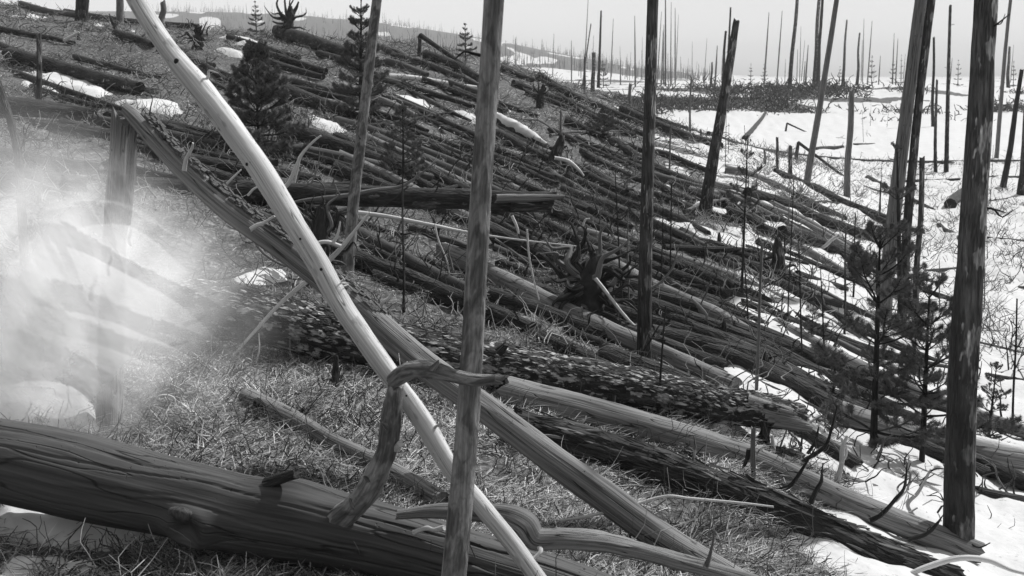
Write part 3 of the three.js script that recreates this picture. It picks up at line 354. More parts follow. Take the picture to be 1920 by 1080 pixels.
// ---------------------------------------------------------------- standing trunks
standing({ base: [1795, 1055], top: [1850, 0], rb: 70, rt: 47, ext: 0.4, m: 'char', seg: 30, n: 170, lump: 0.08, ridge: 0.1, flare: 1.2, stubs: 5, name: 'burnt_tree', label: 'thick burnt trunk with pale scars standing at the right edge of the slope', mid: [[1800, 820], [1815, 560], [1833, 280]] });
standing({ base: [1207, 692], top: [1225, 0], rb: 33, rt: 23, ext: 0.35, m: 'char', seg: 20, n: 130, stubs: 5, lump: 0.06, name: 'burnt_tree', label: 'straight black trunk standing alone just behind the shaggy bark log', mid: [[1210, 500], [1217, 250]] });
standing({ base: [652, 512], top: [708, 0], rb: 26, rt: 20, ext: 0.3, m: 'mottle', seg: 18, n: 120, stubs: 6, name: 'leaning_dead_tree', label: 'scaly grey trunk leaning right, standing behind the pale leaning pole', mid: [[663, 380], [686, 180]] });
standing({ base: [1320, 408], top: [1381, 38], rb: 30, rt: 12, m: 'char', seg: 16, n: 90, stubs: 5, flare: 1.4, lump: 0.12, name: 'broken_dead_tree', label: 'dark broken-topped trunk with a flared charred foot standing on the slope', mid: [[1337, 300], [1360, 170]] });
standing({ base: [1655, 600], top: [1728, 0], rb: 34, rt: 24, ext: 0.35, m: 'grey', seg: 18, n: 120, stubs: 5, name: 'leaning_dead_tree', label: 'pale grey trunk leaning right behind the young pines', mid: [[1672, 440], [1696, 240]] });
standing({ base: [1690, 605], top: [1752, 0], rb: 20, rt: 17, ext: 0.35, m: 'char', seg: 14, n: 100, stubs: 5, name: 'leaning_dead_tree', label: 'thin dark trunk crossing behind the pale leaning trunk', mid: [[1700, 440], [1722, 200]] });
standing({ base: [1716, 612], top: [1729, 295], rb: 13, rt: 10, m: 'char', stubs: 5, seg: 10, n: 50, name: 'snag', label: 'thin straight dark snag with a blunt top right of the leaning trunks', cat: 'snag' });
standing({ base: [72, 216], top: [73, 62], rb: 13, rt: 9, m: 'char', stubs: 3, seg: 10, n: 40, name: 'snag', label: 'thin dark post-like snag beside the long snow patch at upper left', cat: 'snag' });
standing({ base: [153, 40], top: [152, -140], rb: 25, rt: 20, m: 'char', stubs: 2, seg: 12, n: 40, flare: 1.4, name: 'burnt_tree', label: 'black trunk foot standing on the crest at upper left' });
standing({ base: [224, 30], top: [222, -120], rb: 15, rt: 12, m: 'grey', stubs: 2, seg: 10, n: 30, name: 'snag', label: 'pale trunk on the crest beside the black trunk foot', cat: 'snag' });
standing({ base: [304, 46], top: [305, 3], rb: 14, rt: 10, m: 'grey', stubs: 1, seg: 10, n: 20, jag: 3, name: 'stump', label: 'short pale broken stump on the crest behind the leaning pole', cat: 'stump' });
standing({ base: [786, 106], top: [786, 66], rb: 8, rt: 7, m: 'char', stubs: 0, seg: 8, n: 14, name: 'stump', label: 'dark stump on the skyline from which a broken stem slants down', cat: 'stump', max: 56 });
fallenLog({ A: (() => { const p = G(786, 106, 56); return at(789, 66, -p.z); })(), B: G(884, 132, 54), r: 0.09, m: 'char', stubs: 1, seg: 8, n: 20, name: 'slanting_pole', label: 'broken stem slanting down from the dark skyline stump', cat: 'pole' });
{ const P = at(-14, 560, 9.5); P.y = ground(P.x, P.z); standing({ P: at(42, 470, 9.3).setY(ground(at(42, 470, 9.3).x, -9.3)), top: [-6, 150], D: 9.3, mid: [[40, 380, 9.3], [30, 270, 9.3], [10, 195, 9.3]], rb: 0.042, rt: 0.028, m: 'char', stubs: 3, seg: 10, n: 50, name: 'bent_sapling', label: 'thin dark bent stem leaning left at the left edge', cat: 'sapling' }); }

// traced background trunks: base, top, widths, label
const tall = (base, top, rb, rt, label, m = 'bark', o = {}) => standing({ base, top, rb, rt, m, stubs: 3, seg: 9, n: 30, max: 170, name: 'dead_tree', label, ...o });
tall([1511, 352], [1568, 0], 15, 9, 'bare trunk leaning right on the edge of the snowy valley', 'grey', { ext: 0.2 });
tall([1588, 376], [1597, 168], 14, 10, 'straight bare trunk in the snow with its top just below the bank', 'grey');
tall([1480, 168], [1494, 0], 9, 6, 'dark tall bare trunk on the brushy bank', 'char', { ext: 0.2 });
tall([1526, 160], [1537, 0], 8, 6, 'one of two close tall trunks on the bank, the nearer dark one', 'char', { ext: 0.2 });
tall([1534, 146], [1542, 0], 7, 5, 'the straighter of two close tall trunks on the bank', 'bark', { ext: 0.2 });
tall([1774, 328], [1782, 10], 10, 5, 'slim dark trunk in the snow between the leaning trunks and the thick burnt one', 'char');
tall([1754, 328], [1757, 150], 8, 4, 'thin dark trunk close beside the slim one in the snow', 'char');
tall([1749, 242], [1751, 70], 7, 4, 'thin trunk farther back in the valley snow', 'bark');
tall([1581, 146], [1588, 38], 7, 3, 'broken-topped trunk on the far bank', 'char');
tall([1607, 160], [1612, 62], 7, 3, 'short dark broken trunk on the brushy bank with a darker foot', 'char');
tall([1880, 356], [1916, 130], 14, 7, 'flared pale-topped trunk in the snow right of the thick burnt trunk', 'bark', { flare: 1.6 });
tall([1914, 372], [1926, 200], 18, 12, 'dark trunk foot in the snow at the right edge', 'char', { flare: 1.5 });
tall([1868, 300], [1896, 0], 9, 6, 'pale far trunk leaning right beside the thick burnt trunk', 'grey', { ext: 0.2 });
tall([1891, 158], [1893, 88], 8, 4, 'small dark trunk on the bank at far right', 'char');
tall([1355, 168], [1361, 58], 7, 4, 'thin trunk left of the broken-topped trunk on the bank', 'bark');
tall([1362, 168], [1370, 14], 6, 3, 'taller thin trunk just left of the broken-topped trunk', 'bark');
tall([1333, 163], [1335, 117], 6, 3, 'short black snag on the bank', 'char');
tall([1122, 150], [1127, 20], 7, 3, 'tall thin trunk on the skyline between the two middle trunks', 'bark');
tall([1111, 178], [1113, 100], 9, 7, 'thick short snag below the skyline pine', 'char'); tall([1096, 178], [1097, 106], 5, 4, 'thin short snag left of the thick short one', 'grey');
tall([1180, 205], [1182, 158], 7, 6, 'short pale broken trunk just left of the straight black trunk', 'grey');
tall([1294, 252], [1296, 148], 5, 3, 'thin pale snag at the valley edge right of the straight black trunk', 'grey');
tall([1458, 322], [1457, 258], 6, 5, 'short dark snag at the top of the slope edge log', 'char'); tall([1480, 334], [1482, 274], 9, 7, 'thicker short snag at the slope edge', 'char'); tall([1434, 312], [1433, 280], 6, 4, 'lowest of three short snags at the slope edge', 'grey'); tall([1315, 262], [1314, 244], 5, 4, 'tiny dark snag on the crest of the valley edge', 'char');
tall([1092, 150], [1108, 45], 4, 2, 'faint leaning trunk on the skyline plain', 'grey');
// saplings standing on the slope
const sapling = (base, top, rb, rt, label, m = 'grey', o = {}) => standing({ base, top, rb, rt, m, stubs: 5, seg: 7, n: 30, flare: 1, lump: 0.12, name: 'sapling', cat: 'sapling', label, ...o });
sapling([1418, 742], [1429, 455], 8, 5, 'pale thin dead sapling standing before the bark log end'); sapling([1413, 915], [1413, 803], 11, 10, 'short pale upright stick among the lower logs'); sapling([1240, 548], [1243, 390], 3.5, 2, 'hair-thin dark sapling right of the straight black trunk', 'bark'); sapling([1257, 550], [1259, 345], 4, 2.5, 'second hair-thin sapling right of the straight black trunk', 'bark');
sapling([1583, 640], [1586, 430], 6, 3, 'thin dark sapling left of the young pines', 'char'); sapling([1898, 816], [1907, 560], 6, 3, 'thin bare sapling in the snow at the right edge', 'bark'); sapling([1052, 298], [1052, 208], 5, 4, 'thin pale stick standing by the stump on the crest'); sapling([757, 585], [755, 330], 7, 3, 'thin dark stem of a sparse dead pine behind the slender trunk', 'char'); sapling([1255, 325], [1258, 235], 4, 3, 'thin pale sapling on the slope crest right of the straight black trunk'); sapling([1600, 560], [1604, 400], 5, 2, 'fine grey sapling left of the pale leaning trunk', 'bark'); sapling([1648, 420], [1651, 340], 4, 2, 'fine sapling at the foot of the slope edge log', 'bark');
sapling([1492, 470], [1522, 432], 5, 3, 'short stick leaning over a log on the slope edge'); sapling([1533, 470], [1575, 440], 9, 6, 'pale peeled short pole slanting up from a slope log', 'pale');

// ---------------------------------------------------------------- the felled forest on the slope
const S = 'felled logs lying parallel down the slope';
const put = (label, list, group) => list.forEach(([x0, y0, x1, y1, w, m]) => fallenLog({ a: [x0, y0], b: [x1, y1], w, m: m ?? pick(['char', 'char', 'bark', 'bark', 'weather']), ...named(label, w, list.length, group) }));
function named(label, w, n, group) { if (n < 4) return { label, group: n > 1 ? group ?? label : undefined }; const k = w >= 14 ? 'thick' : w <= 9 ? 'thin' : 'middling', l = k + ' ' + label; return { label: l, group: S + ', ' + l }; }
put('thick dark log at the foot of the uprooted stump on the crest', [[522, 70, 655, 112, 18, 'char']]);
put('dark parallel log on the upper slope left of the scaly trunk', [[462, 98, 612, 142, 11], [466, 112, 604, 152, 11], [515, 170, 662, 196, 10], [546, 155, 668, 186, 9], [430, 74, 560, 112, 8], [585, 92, 700, 118, 9], [600, 108, 705, 146, 10]]);
put('thick black log above the small snow patch behind the bushy pine', [[520, 184, 645, 226, 20, 'char']]);
put('dark log near the skyline just right of the scaly trunk', [[720, 96, 775, 122, 10], [797, 114, 900, 155, 13, 'char'], [800, 126, 905, 170, 8], [722, 124, 800, 148, 11], [836, 158, 930, 192, 9], [848, 175, 950, 215, 10], [735, 110, 850, 140, 9], [760, 165, 890, 205, 8], [700, 150, 815, 185, 8]]);
put('pale thin log lying nearly level near the skyline', [[727, 149, 895, 168, 7, 'pale']]);
put('long thin log slanting over the snow patch right of the scaly trunk', [[722, 178, 905, 262, 8, 'char']]);
put('dark crest log between the slender trunk and the straight black trunk', [[938, 134, 1000, 158, 10], [1032, 168, 1205, 244, 11, 'bark'], [1045, 187, 1130, 232, 10, 'char'], [935, 199, 1012, 224, 7], [1057, 234, 1125, 266, 11], [1148, 274, 1215, 312, 12, 'char'], [1080, 210, 1190, 262, 9], [1100, 240, 1205, 290, 10], [985, 178, 1075, 212, 8], [960, 160, 1060, 196, 9], [1130, 225, 1210, 262, 10]]);
put('long log along the slope crest right of the straight black trunk', [[1168, 214, 1350, 283, 13, 'bark']]);
{ const o = fallenLog({ a: [900, 222], b: [1034, 296], w: 17, m: 'bark', label: 'thick log with snow along its top left of the crest stump' }); snowCap(o, 0.85); const p = fallenLog({ a: [930, 238], b: [1015, 268], w: 9, m: 'bark', label: 'thinner snow-topped log beside the thick snow-topped one' }); snowCap(p, 0.9); }
put('dark parallel log between the raised log and the crest stump', [[932, 262, 1032, 312, 14, 'char'], [932, 290, 1036, 334, 12], [930, 308, 1045, 352, 11], [932, 330, 984, 356, 12], [926, 344, 974, 362, 11, 'grey'], [1040, 308, 1176, 372, 14, 'bark'], [1102, 322, 1184, 370, 14, 'char'], [1050, 330, 1092, 352, 8], [1000, 320, 1100, 372, 10], [790, 268, 890, 310, 11], [812, 287, 888, 324, 12, 'char'], [770, 250, 880, 292, 9], [850, 330, 925, 352, 9], [1090, 290, 1200, 345, 10]]);
put('long dark log forming the lower edge of the slope against the snow', [[1450, 327, 1690, 428, 11, 'char']]);
put('log among the parallel logs right of the broken-topped trunk', [[1345, 354, 1495, 402, 9, 'bark'], [1347, 370, 1550, 452, 9, 'grey'], [1400, 376, 1660, 468, 17, 'bark'], [1360, 392, 1620, 478, 9, 'bark'], [1465, 452, 1600, 496, 20, 'char'], [1490, 380, 1580, 422, 14, 'bark'], [1332, 408, 1436, 444, 10], [1365, 412, 1452, 452, 18, 'bark'], [1500, 400, 1640, 452, 9], [1560, 470, 1690, 512, 12]]);
put('dark slope log just right of the straight black trunk', [[1230, 400, 1330, 445, 11], [1275, 444, 1350, 480, 13], [1226, 450, 1385, 512, 14, 'char'], [1275, 500, 1378, 546, 15, 'char'], [1300, 460, 1440, 508, 12, 'bark'], [1310, 465, 1455, 512, 14, 'bark'], [1350, 492, 1565, 572, 14, 'bark'], [1492, 522, 1590, 552, 12, 'char'], [1230, 372, 1310, 402, 10], [1226, 320, 1320, 362, 11], [1226, 352, 1300, 384, 10], [1230, 290, 1335, 330, 9], [1240, 480, 1330, 520, 11], [1400, 470, 1480, 505, 10]]);
put('dark log lying between the raised log and the uprooted stump', [[1038, 398, 1200, 478, 19, 'char'], [1055, 380, 1180, 434, 13, 'bark'], [1060, 338, 1200, 398, 13], [1118, 338, 1196, 382, 13, 'char'], [962, 402, 1096, 464, 15, 'char'], [935, 420, 1000, 452, 13], [926, 500, 1008, 534, 14], [1080, 425, 1198, 500, 12, 'char'], [930, 400, 1030, 438, 10], [1140, 390, 1200, 420, 12], [1000, 450, 1110, 505, 12], [1100, 470, 1200, 520, 14]]);
put('thick black log left of the uprooted stump', [[926, 456, 1085, 528, 26, 'char']]);
put('long black log running right from the uprooted stump behind the straight black trunk', [[1130, 502, 1350, 596, 24, 'char']]);
put('second long black log behind the straight black trunk, just below the first', [[1134, 534, 1395, 616, 22, 'char']]);
put('black log in front of the uprooted stump, reaching the straight black trunk', [[918, 566, 1240, 680, 22, 'char']]);
put('thin grey pole lying above the bark log left of the straight black trunk', [[957, 602, 1122, 674, 10, 'grey'], ]); put('dark slim log just right of the thin grey pole', [[1060, 620, 1180, 684, 14, 'char']]);
put('dark lower log between the straight black trunk and the young pines', [[1224, 568, 1460, 646, 18, 'bark'], [1225, 597, 1385, 654, 18, 'char'], [1312, 636, 1650, 772, 19, 'char'], [1325, 546, 1520, 628, 15, 'bark'], [1390, 577, 1650, 684, 14, 'bark'], [1450, 640, 1640, 706, 15], [1400, 610, 1560, 668, 12], [1480, 690, 1640, 742, 14], [1290, 560, 1400, 600, 12]]);
put('broad dark log just above the broken end of the bark log', [[1226, 654, 1560, 760, 30, 'bark']]); put('dark log running on under the young pines', [[1480, 735, 1700, 806, 26, 'char']]); put('black slim log edged with snow behind the broad dark log', [[1226, 640, 1420, 706, 12, 'char']]);
{ const o = fallenLog({ a: [1570, 815], b: [1990, 905], w: 40, m: 'grey', label: 'pale-topped log running right behind the thick burnt trunk' }); snowCap(o, 0.6); }
put('thin pale pole among the poles below the young pines', [[1457, 855, 1680, 934, 8, 'grey'], [1575, 882, 1695, 910, 8, 'grey'], [1607, 876, 1770, 928, 9, 'grey']], 'thin pale poles below the young pines');
put('dark log on the snow below the bark log end', [[1300, 790, 1490, 862, 12, 'char'], [1440, 850, 1560, 880, 14, 'char']]);
put('dark log lying in the snow low at right', [[1830, 940, 1960, 962, 18, 'bark']]);
put('dark log among the logs on the upper left slope', [[-20, 88, 250, 168, 12, 'char'], [20, 118, 262, 180, 20, 'char'], [30, 142, 245, 218, 9, 'char'], [220, 68, 285, 92, 11, 'char'], [40, 14, 150, 32, 9], [350, 112, 425, 158, 9], [-10, 60, 140, 88, 8], [140, 110, 300, 150, 8], [300, 100, 400, 130, 9], [60, 170, 190, 205, 8], [240, 215, 420, 300, 10], [330, 130, 430, 175, 8]]);
put('level dark log on the skyline behind the pale stump', [[120, 27, 372, 30, 10, 'char']]);
put('thick black log below the thin post-like snag', [[-20, 218, 176, 232, 26, 'char']]); put('thick black log at the left edge above the smoke', [[-30, 310, 190, 336, 24, 'char']]); put('second black log at the left edge above the smoke', [[-30, 352, 160, 372, 30, 'char']]);
put('dark log behind the pale leaning pole, above the raised log', [[530, 256, 770, 338, 22, 'char'], [536, 246, 670, 290, 12, 'bark'], [330, 255, 470, 300, 14, 'char'], [540, 388, 596, 428, 12], [570, 384, 655, 398, 9, 'grey'], [690, 250, 790, 282, 11], [700, 215, 800, 250, 9]]);
put('dark log in the brush behind the great bark log', [[680, 470, 800, 520, 12], [770, 430, 880, 470, 11], [700, 520, 870, 585, 14, 'char'], [800, 500, 890, 540, 12, 'bark'], [560, 460, 690, 500, 10], [930, 470, 1010, 505, 10], [660, 420, 760, 450, 9]]);
put('dark log lying on the brushy bank beyond the valley', [[1250, 165, 1420, 168, 5, 'char'], [1180, 168, 1260, 166, 5, 'char'], [1330, 190, 1500, 196, 6, 'char'], [1450, 198, 1640, 192, 5, 'char'], [1560, 178, 1700, 170, 5, 'bark'], [1640, 195, 1800, 180, 5, 'char'], [1400, 178, 1520, 172, 5, 'bark'], [1700, 160, 1830, 158, 5, 'bark'], [1850, 186, 1960, 178, 5, 'char']].map((q) => q), 'logs on the far bank');
{ // logs lying on the valley snow
  for (const [a, b, w, label] of [[[1528, 284], [1580, 280], 6, 'short dark log half sunk in the valley snow'], [[1600, 275], [1640, 273], 4, 'thin dark log on the valley snow right of a straight trunk'], [[1700, 345], [1800, 340], 5, 'thin dark log on the snow behind the leaning trunks'], [[1840, 338], [1930, 336], 5, 'thin dark log on the snow right of the thick burnt trunk'], [[1850, 452], [1960, 456], 6, 'thin log across the snow at the right edge'], [[1396, 265], [1435, 215], 6, 'pale stem leaning out of the snow below the bank'], [[1780, 395], [1820, 355], 14, 'thick dark log end rising from the snow beside the burnt trunk'], [[1760, 430], [1800, 452], 8, 'dark branchy log in the snow beyond the young pines']]) fallenLog({ a, b, w, m: 'char', label, max: 170, stubs: 2 });
  for (const [px, py, qx, qy, D, h] of [[1473, 240, 1520, 240, 88, 0.7], [1490, 318, 1585, 326, 47, 0.9]]) { const p = at(px, py, D); p.y = ground(p.x, p.z); const q = at(qx, qy, D - 2); q.y = ground(q.x, q.z) + 0.1; const t = p.clone().add(V(0.1, h, 0)); const o = thing('snapped_sapling', D > 60 ? 'small snapped stem bent over in the far valley snow' : 'thin snapped stem bent over to the snow at the slope foot', 'sapling', p); part('trunk', mergeGeometries([limb([p.clone().add(V(0, -0.1, 0)), t], [0.09, 0.07], { seg: 7, n: 6 }), limb([t, q], [0.07, 0.05], { seg: 7, n: 10 })]), M.char, o); }
}
{ // further logs between the traced ones
  const zoneLabel = ['slim dark log half hidden between bigger logs right of the raised log', 'slim dark log half hidden between bigger logs around the straight black trunk', 'slim dark log half hidden between logs left of the young pines', 'slim dark log half hidden between logs behind the slender foreground trunk', 'slim dark log half hidden in the upper left slope'];
  const zone = [[430, 1180, 120, 560], [900, 1500, 240, 640], [1050, 1640, 330, 720], [560, 920, 150, 420], [60, 420, 90, 330]];
  for (let i = 0; i < 14; i++) { const px = rr(620, 1560), py = rr(150, 560), p = G(px, py, 50), D = -p.z; if (D < 11 || D > 48 || py < 120 + (px - 900) * 0.3) continue; const an = rr(-0.6, 0.3), L = rr(1.2, 3.4) * pxm(D); fallenLog({ a: [px, py], b: [px + L * Math.cos(an), py + L * Math.sin(an) * 0.45], r: rr(0.03, 0.06), m: pick(['char', 'bark', 'char', 'weather']), lift: rr(0, 0.16), label: 'short broken log lying crosswise over the parallel logs', group: 'logs lying crosswise on the slope', stubs: 3 }); }
  for (let i = 0; i < 34; i++) { const px = rr(1480, 1930), py = rr(250, 720), p = G(px, py, 80), L = rr(0.8, 4) * pxm(-p.z), an = rr(-0.15, 0.3); fallenLog({ a: [px, py], b: [px + L, py + L * an], r: rr(0.03, 0.09), m: pick(['char', 'bark']), max: 100, lift: -0.04, label: 'thin dark log half sunk in the open valley snow', group: 'logs sunk in the valley snow', stubs: 3 }); }
  for (let i = 0; i < 24; i++) { const far = i > 7, px = far ? rr(1330, 1930) : rr(1130, 1700), py = far ? rr(200, 620) : rr(400, 800), p = G(px, py, 110), h = rr(0.7, 2.4) * pxm(-p.z); standing({ base: [px, py], top: [px + rr(-0.08, 0.12) * h, py - h], rb: rr(0.012, 0.025), rt: 0.006, m: pick(['bark', 'char', 'grey']), stubs: 4, seg: 5, n: 14, flare: 1, max: 120, name: 'sapling', cat: 'sapling', label: far ? 'thin bare sapling in the open valley snow' : 'thin bare sapling among the lower felled logs', group: far ? 'bare saplings in the valley' : 'bare saplings among the felled logs' }); }
  for (let i = 0; i < 86; i++) { const z = zone[i % zone.length], px = rr(z[0], z[1]), py = rr(z[2], z[3]), p = G(px, py, 56), D = -p.z; if (D > 54 || D < 10) continue; const sl = (px < 450 ? rr(0.15, 0.35) : rr(0.36, 0.52)), L = rr(2.4, 6) * pxm(D) * 0.8, q = G(px + L, py + L * sl, 56); if (Math.abs(q.z - p.z) > 16) continue; fallenLog({ a: [px, py], b: [px + L, py + L * sl], r: rr(0.06, 0.12), m: pick(['char', 'bark', 'bark', 'grey', 'weather']), label: zoneLabel[i % 5], group: 'slim logs, ' + zoneLabel[i % 5], stubs: 2 }); }
}

// ---------------------------------------------------------------- uprooted stumps and stumps
function roots({ px, py, D, h, w, label, n = 16, up = 0.4, m = 'char' }) {
  const b = D ? at(px, py, D) : G(px, py); if (D) b.y = ground(b.x, b.z);
  const o = thing('uprooted_stump', label, 'stump', b), c = b.clone().add(V(0, h * 0.45, 0));
  part('root_plate', limb([b.clone().add(V(-w * 0.08, -0.1, 0)), b.clone().add(V(0, h * 0.35, 0)), b.clone().add(V(w * 0.12, h * 0.8, 0.05))], [w * 0.26, w * 0.2, w * 0.08], { seg: 14, n: 24, lump: 0.5, freq: 3, ridge: 0.2, end: 2 }), M.soil, o);
  for (let i = 0; i < n; i++) { const a = i / n * 6.28 + rr(-0.2, 0.2), e = V(Math.cos(a) * w * rr(0.45, 0.95), Math.sin(a) * h * 0.55 + h * up * rr(-0.2, 0.5), rr(-0.3, 0.5) * w), q = c.clone().add(e); if (q.y < b.y - 0.02) q.y = b.y + rr(0, 0.1); const pts = twigLine(c.clone().add(e.clone().multiplyScalar(0.12)), q, 0.32, 4); part('root', limb(pts, [w * 0.07, w * 0.042, w * 0.026, w * 0.008], { seg: 7, n: 16, lump: 0.2, freq: 5, end: 2 }), rnd() < 0.2 ? M.grey : M.char, o); }
  return o;
}
const rootsA = roots({ px: 1100, py: 608, h: 1.1, w: 0.85, label: 'black uprooted stump with bristling roots in the middle of the slope', n: 30 });
part('root', limb([at(1075, 560, 13.2), at(1045, 572, 13.1), at(1020, 585, 13), at(985, 595, 12.9), at(955, 610, 12.8)], [0.06, 0.05, 0.04, 0.03, 0.012], { seg: 8, n: 26, lump: 0.2 }), M.char, rootsA, 'long black root reaching left'); part('root', limb([at(1085, 545, 13.1), at(1060, 556, 13), at(1036, 566, 13), at(1025, 590, 12.9)], [0.04, 0.03, 0.02, 0.01], { seg: 7, n: 20, lump: 0.15 }), M.grey, rootsA, 'pale curved root');
part('root', limb([at(1080, 480, 13.1), at(1100, 468, 13.1), at(1130, 470, 13.1)], [0.03, 0.02, 0.01], { seg: 7, n: 12, lump: 0.2 }), M.char, rootsA);
roots({ px: 542, py: 78, h: 1.6, w: 1.0, label: 'uprooted stump with two forked antler-like branches on the crest', n: 14, up: 0.6 });
{ const b = G(545, 60, 56), D = -b.z, o = thing('forked_branch', 'dark forked branch rising from the uprooted stump on the crest', 'branch', b); part('branch', mergeGeometries([limb([at(545, 45, D), at(548, 28, D), at(556, 14, D), at(560, 3, D)], [0.12, 0.1, 0.06, 0.03], { seg: 7, n: 14 }), limb([at(546, 34, D), at(538, 24, D), at(536, 12, D)], [0.06, 0.05, 0.02], { seg: 7, n: 10 }), limb([at(530, 40, D), at(528, 30, D), at(529, 22, D)], [0.05, 0.03, 0.02], { seg: 7, n: 10 }), limb([at(540, 44, D), at(522, 44, D), at(511, 40, D)], [0.06, 0.05, 0.03], { seg: 7, n: 10 })]), M.char, o); }
roots({ px: 372, py: 92, h: 0.9, w: 0.75, label: 'tangled dark root mass behind the upper part of the pale leaning pole', n: 16 });
roots({ px: 600, py: 545, D: 11.8, h: 1.05, w: 0.5, label: 'black root mass behind the pale pole at the foot of the scaly trunk', n: 14 });
roots({ px: 1014, py: 202, h: 0.9, w: 0.55, label: 'dark upturned stump near the skyline left of the straight black trunk', n: 9 });
function stump(px, py, h, w, label, lean = 0, m = 'char') { const b = G(px, py), D = -b.z, H = h / pxm(D), W = w / 2 / pxm(D), o = thing('stump', label, 'stump', b); part('trunk', limb([b.clone().add(V(0, -0.1, 0)), b.clone().add(V(0, H * 0.25, 0)), b.clone().add(V(lean * H * 0.6, H * 0.7, 0)), b.clone().add(V(lean * H, H, 0))], [W * 1.5, W, W * 0.75, W * 0.35], { seg: 12, n: 20, lump: 0.25, ridge: 0.2, end: 4 }), M[m], o); for (let i = 0; i < 3; i++) { const a = rr(0, 6.28); stub(o, b.clone().add(V(0, H * rr(0.1, 0.7), 0)), V(Math.cos(a), rr(0, 0.6), Math.sin(a)), W * 3, W * 0.35, M.char, 'splinter'); } return o; }
stump(1040, 312, 60, 22, 'dark jagged stump on the crest with a pale stick beside it', 0.25); stump(1458, 520, 75, 30, 'black jagged stump in the snow on the right part of the slope', -0.05); stump(1490, 545, 22, 16, 'low black stump right of the jagged one'); stump(1356, 650, 52, 14, 'black post-like stump among the lower logs', 0); stump(1348, 462, 26, 9, 'small black stump on the slope right of the straight black trunk', 0); stump(1482, 388, 18, 14, 'small dark stump by the snow at the slope edge', 0.4); stump(1432, 702, 44, 20, 'dark stump at the foot of the pale thin sapling'); stump(1012, 152, 10, 9, 'small dark stump on the skyline from which a thin stem has snapped'); stump(148, 75, 16, 6, 'tiny black stump on the upper left slope'); stump(630, 735, 75, 16, 'dark rotten stump in the grass in front of the bark log', 0.05); stump(690, 232, 40, 14, 'dark crooked stump at the foot of the scaly trunk', 0.3); stump(218, 64, 34, 8, 'dark forked stub on the upper left slope', -0.3);
fallenLog({ a: [1012, 144], b: [1070, 180], w: 6, m: 'char', label: 'thin stem snapped from the small skyline stump', stubs: 1 });
lone('log_end', limb([at(1405, 842, 8.9), at(1425, 828, 8.9), at(1440, 800, 8.9)], [0.05, 0.06, 0.03], { seg: 10, n: 12, lump: 0.2 }), M.char, 'dark knotty branch hanging below the broken end of the bark log', 'branch');

// ---------------------------------------------------------------- bare sticks, one by one
const stick = (pts, r, label, m = 'pale', d) => lone('dead_branch', limb(pts.map((q) => at(q[0], q[1], q[2] ?? d)), r, { seg: 7, n: pts.length * 8, lump: 0.14, freq: 7, end: 2 }), M[m], label, 'branch');
stick([[428, 678], [470, 630], [530, 565], [585, 518]], [0.008, 0.013, 0.016, 0.018], 'straight pale stick leaning on the bark log left of the pale pole', 'pale', 8.3);
stick([[660, 398], [720, 405], [800, 420], [880, 436], [960, 448], [1085, 462]], [0.03, 0.026, 0.022, 0.016, 0.012, 0.006], 'long pale dead branch lying level below the raised log', 'pale', 13.2);
stick([[1050, 976], [1100, 968], [1170, 952], [1250, 930], [1290, 934], [1380, 942], [1450, 950]], [0.007, 0.009, 0.009, 0.008, 0.008, 0.007, 0.005], 'thin pale twig lying across the bent stem toward the dark bark log', 'pale', 5.6);
stick([[1116, 522], [1140, 552], [1165, 585], [1192, 615]], [0.024, 0.02, 0.02, 0.018], 'straight pale stick slanting down right from the uprooted stump', 'pale', 12.6);
stick([[1680, 1088], [1740, 1062], [1800, 1046], [1850, 1050], [1900, 1070], [1960, 1082]], [0.016, 0.02, 0.021, 0.019, 0.013, 0.006], 'pale arched branch in front of the foot of the thick burnt trunk', 'pale', 6.7);
stick([[521, 360], [540, 345], [553, 318], [566, 290], [585, 268], [602, 254]], [0.03, 0.027, 0.024, 0.02, 0.017, 0.01], 'pale curved branch rising right of the pale leaning pole', 'pale', 13.5); stick([[552, 342], [558, 318], [564, 292]], [0.016, 0.012, 0.007], 'thin pale twig beside the pale curved branch', 'pale', 13.45);
stick([[615, 490], [640, 465], [660, 440], [682, 412], [694, 398]], [0.03, 0.026, 0.02, 0.016, 0.01], 'pale branch crossing in front of the foot of the scaly trunk', 'pale', 11.6); stick([[585, 468], [595, 457], [615, 454], [640, 462]], [0.02, 0.024, 0.024, 0.018], 'pale hooped branch at the foot of the scaly trunk', 'pale', 11.5); stick([[625, 455], [633, 440], [638, 415]], [0.02, 0.015, 0.008], 'short pale twig above the hooped branch', 'pale', 11.5);
stick([[470, 428], [474, 445], [490, 470], [520, 492], [555, 505]], [0.008, 0.01, 0.01, 0.009, 0.007], 'thin curved twig hanging left of the pale pole', 'grey', 7.5);
stick([[535, 382], [580, 374], [640, 368], [700, 357], [755, 348], [790, 325], [815, 305]], [0.012, 0.024, 0.03, 0.026, 0.02, 0.013, 0.007], 'twisted grey branch lying over the raised log', 'grey', 13.7); stick([[715, 388], [745, 368], [765, 350]], [0.012, 0.011, 0.008], 'dark twig across the raised log', 'char', 13.6); stick([[628, 346], [632, 358], [630, 366]], [0.01, 0.01, 0.01], 'small curled twig on the raised log', 'grey', 13.5);
stick([[815, 420], [822, 450], [838, 490], [845, 530]], [0.012, 0.011, 0.009, 0.006], 'thin pale hanging twig below the long pale branch', 'pale', 13); stick([[988, 430], [992, 480], [1002, 530], [1012, 565]], [0.012, 0.013, 0.011, 0.008], 'thin pale upright twig left of the uprooted stump', 'pale', 13); stick([[928, 448], [960, 470], [1000, 500]], [0.016, 0.014, 0.01], 'thin grey branch slanting over the thick black log', 'grey', 13.5);
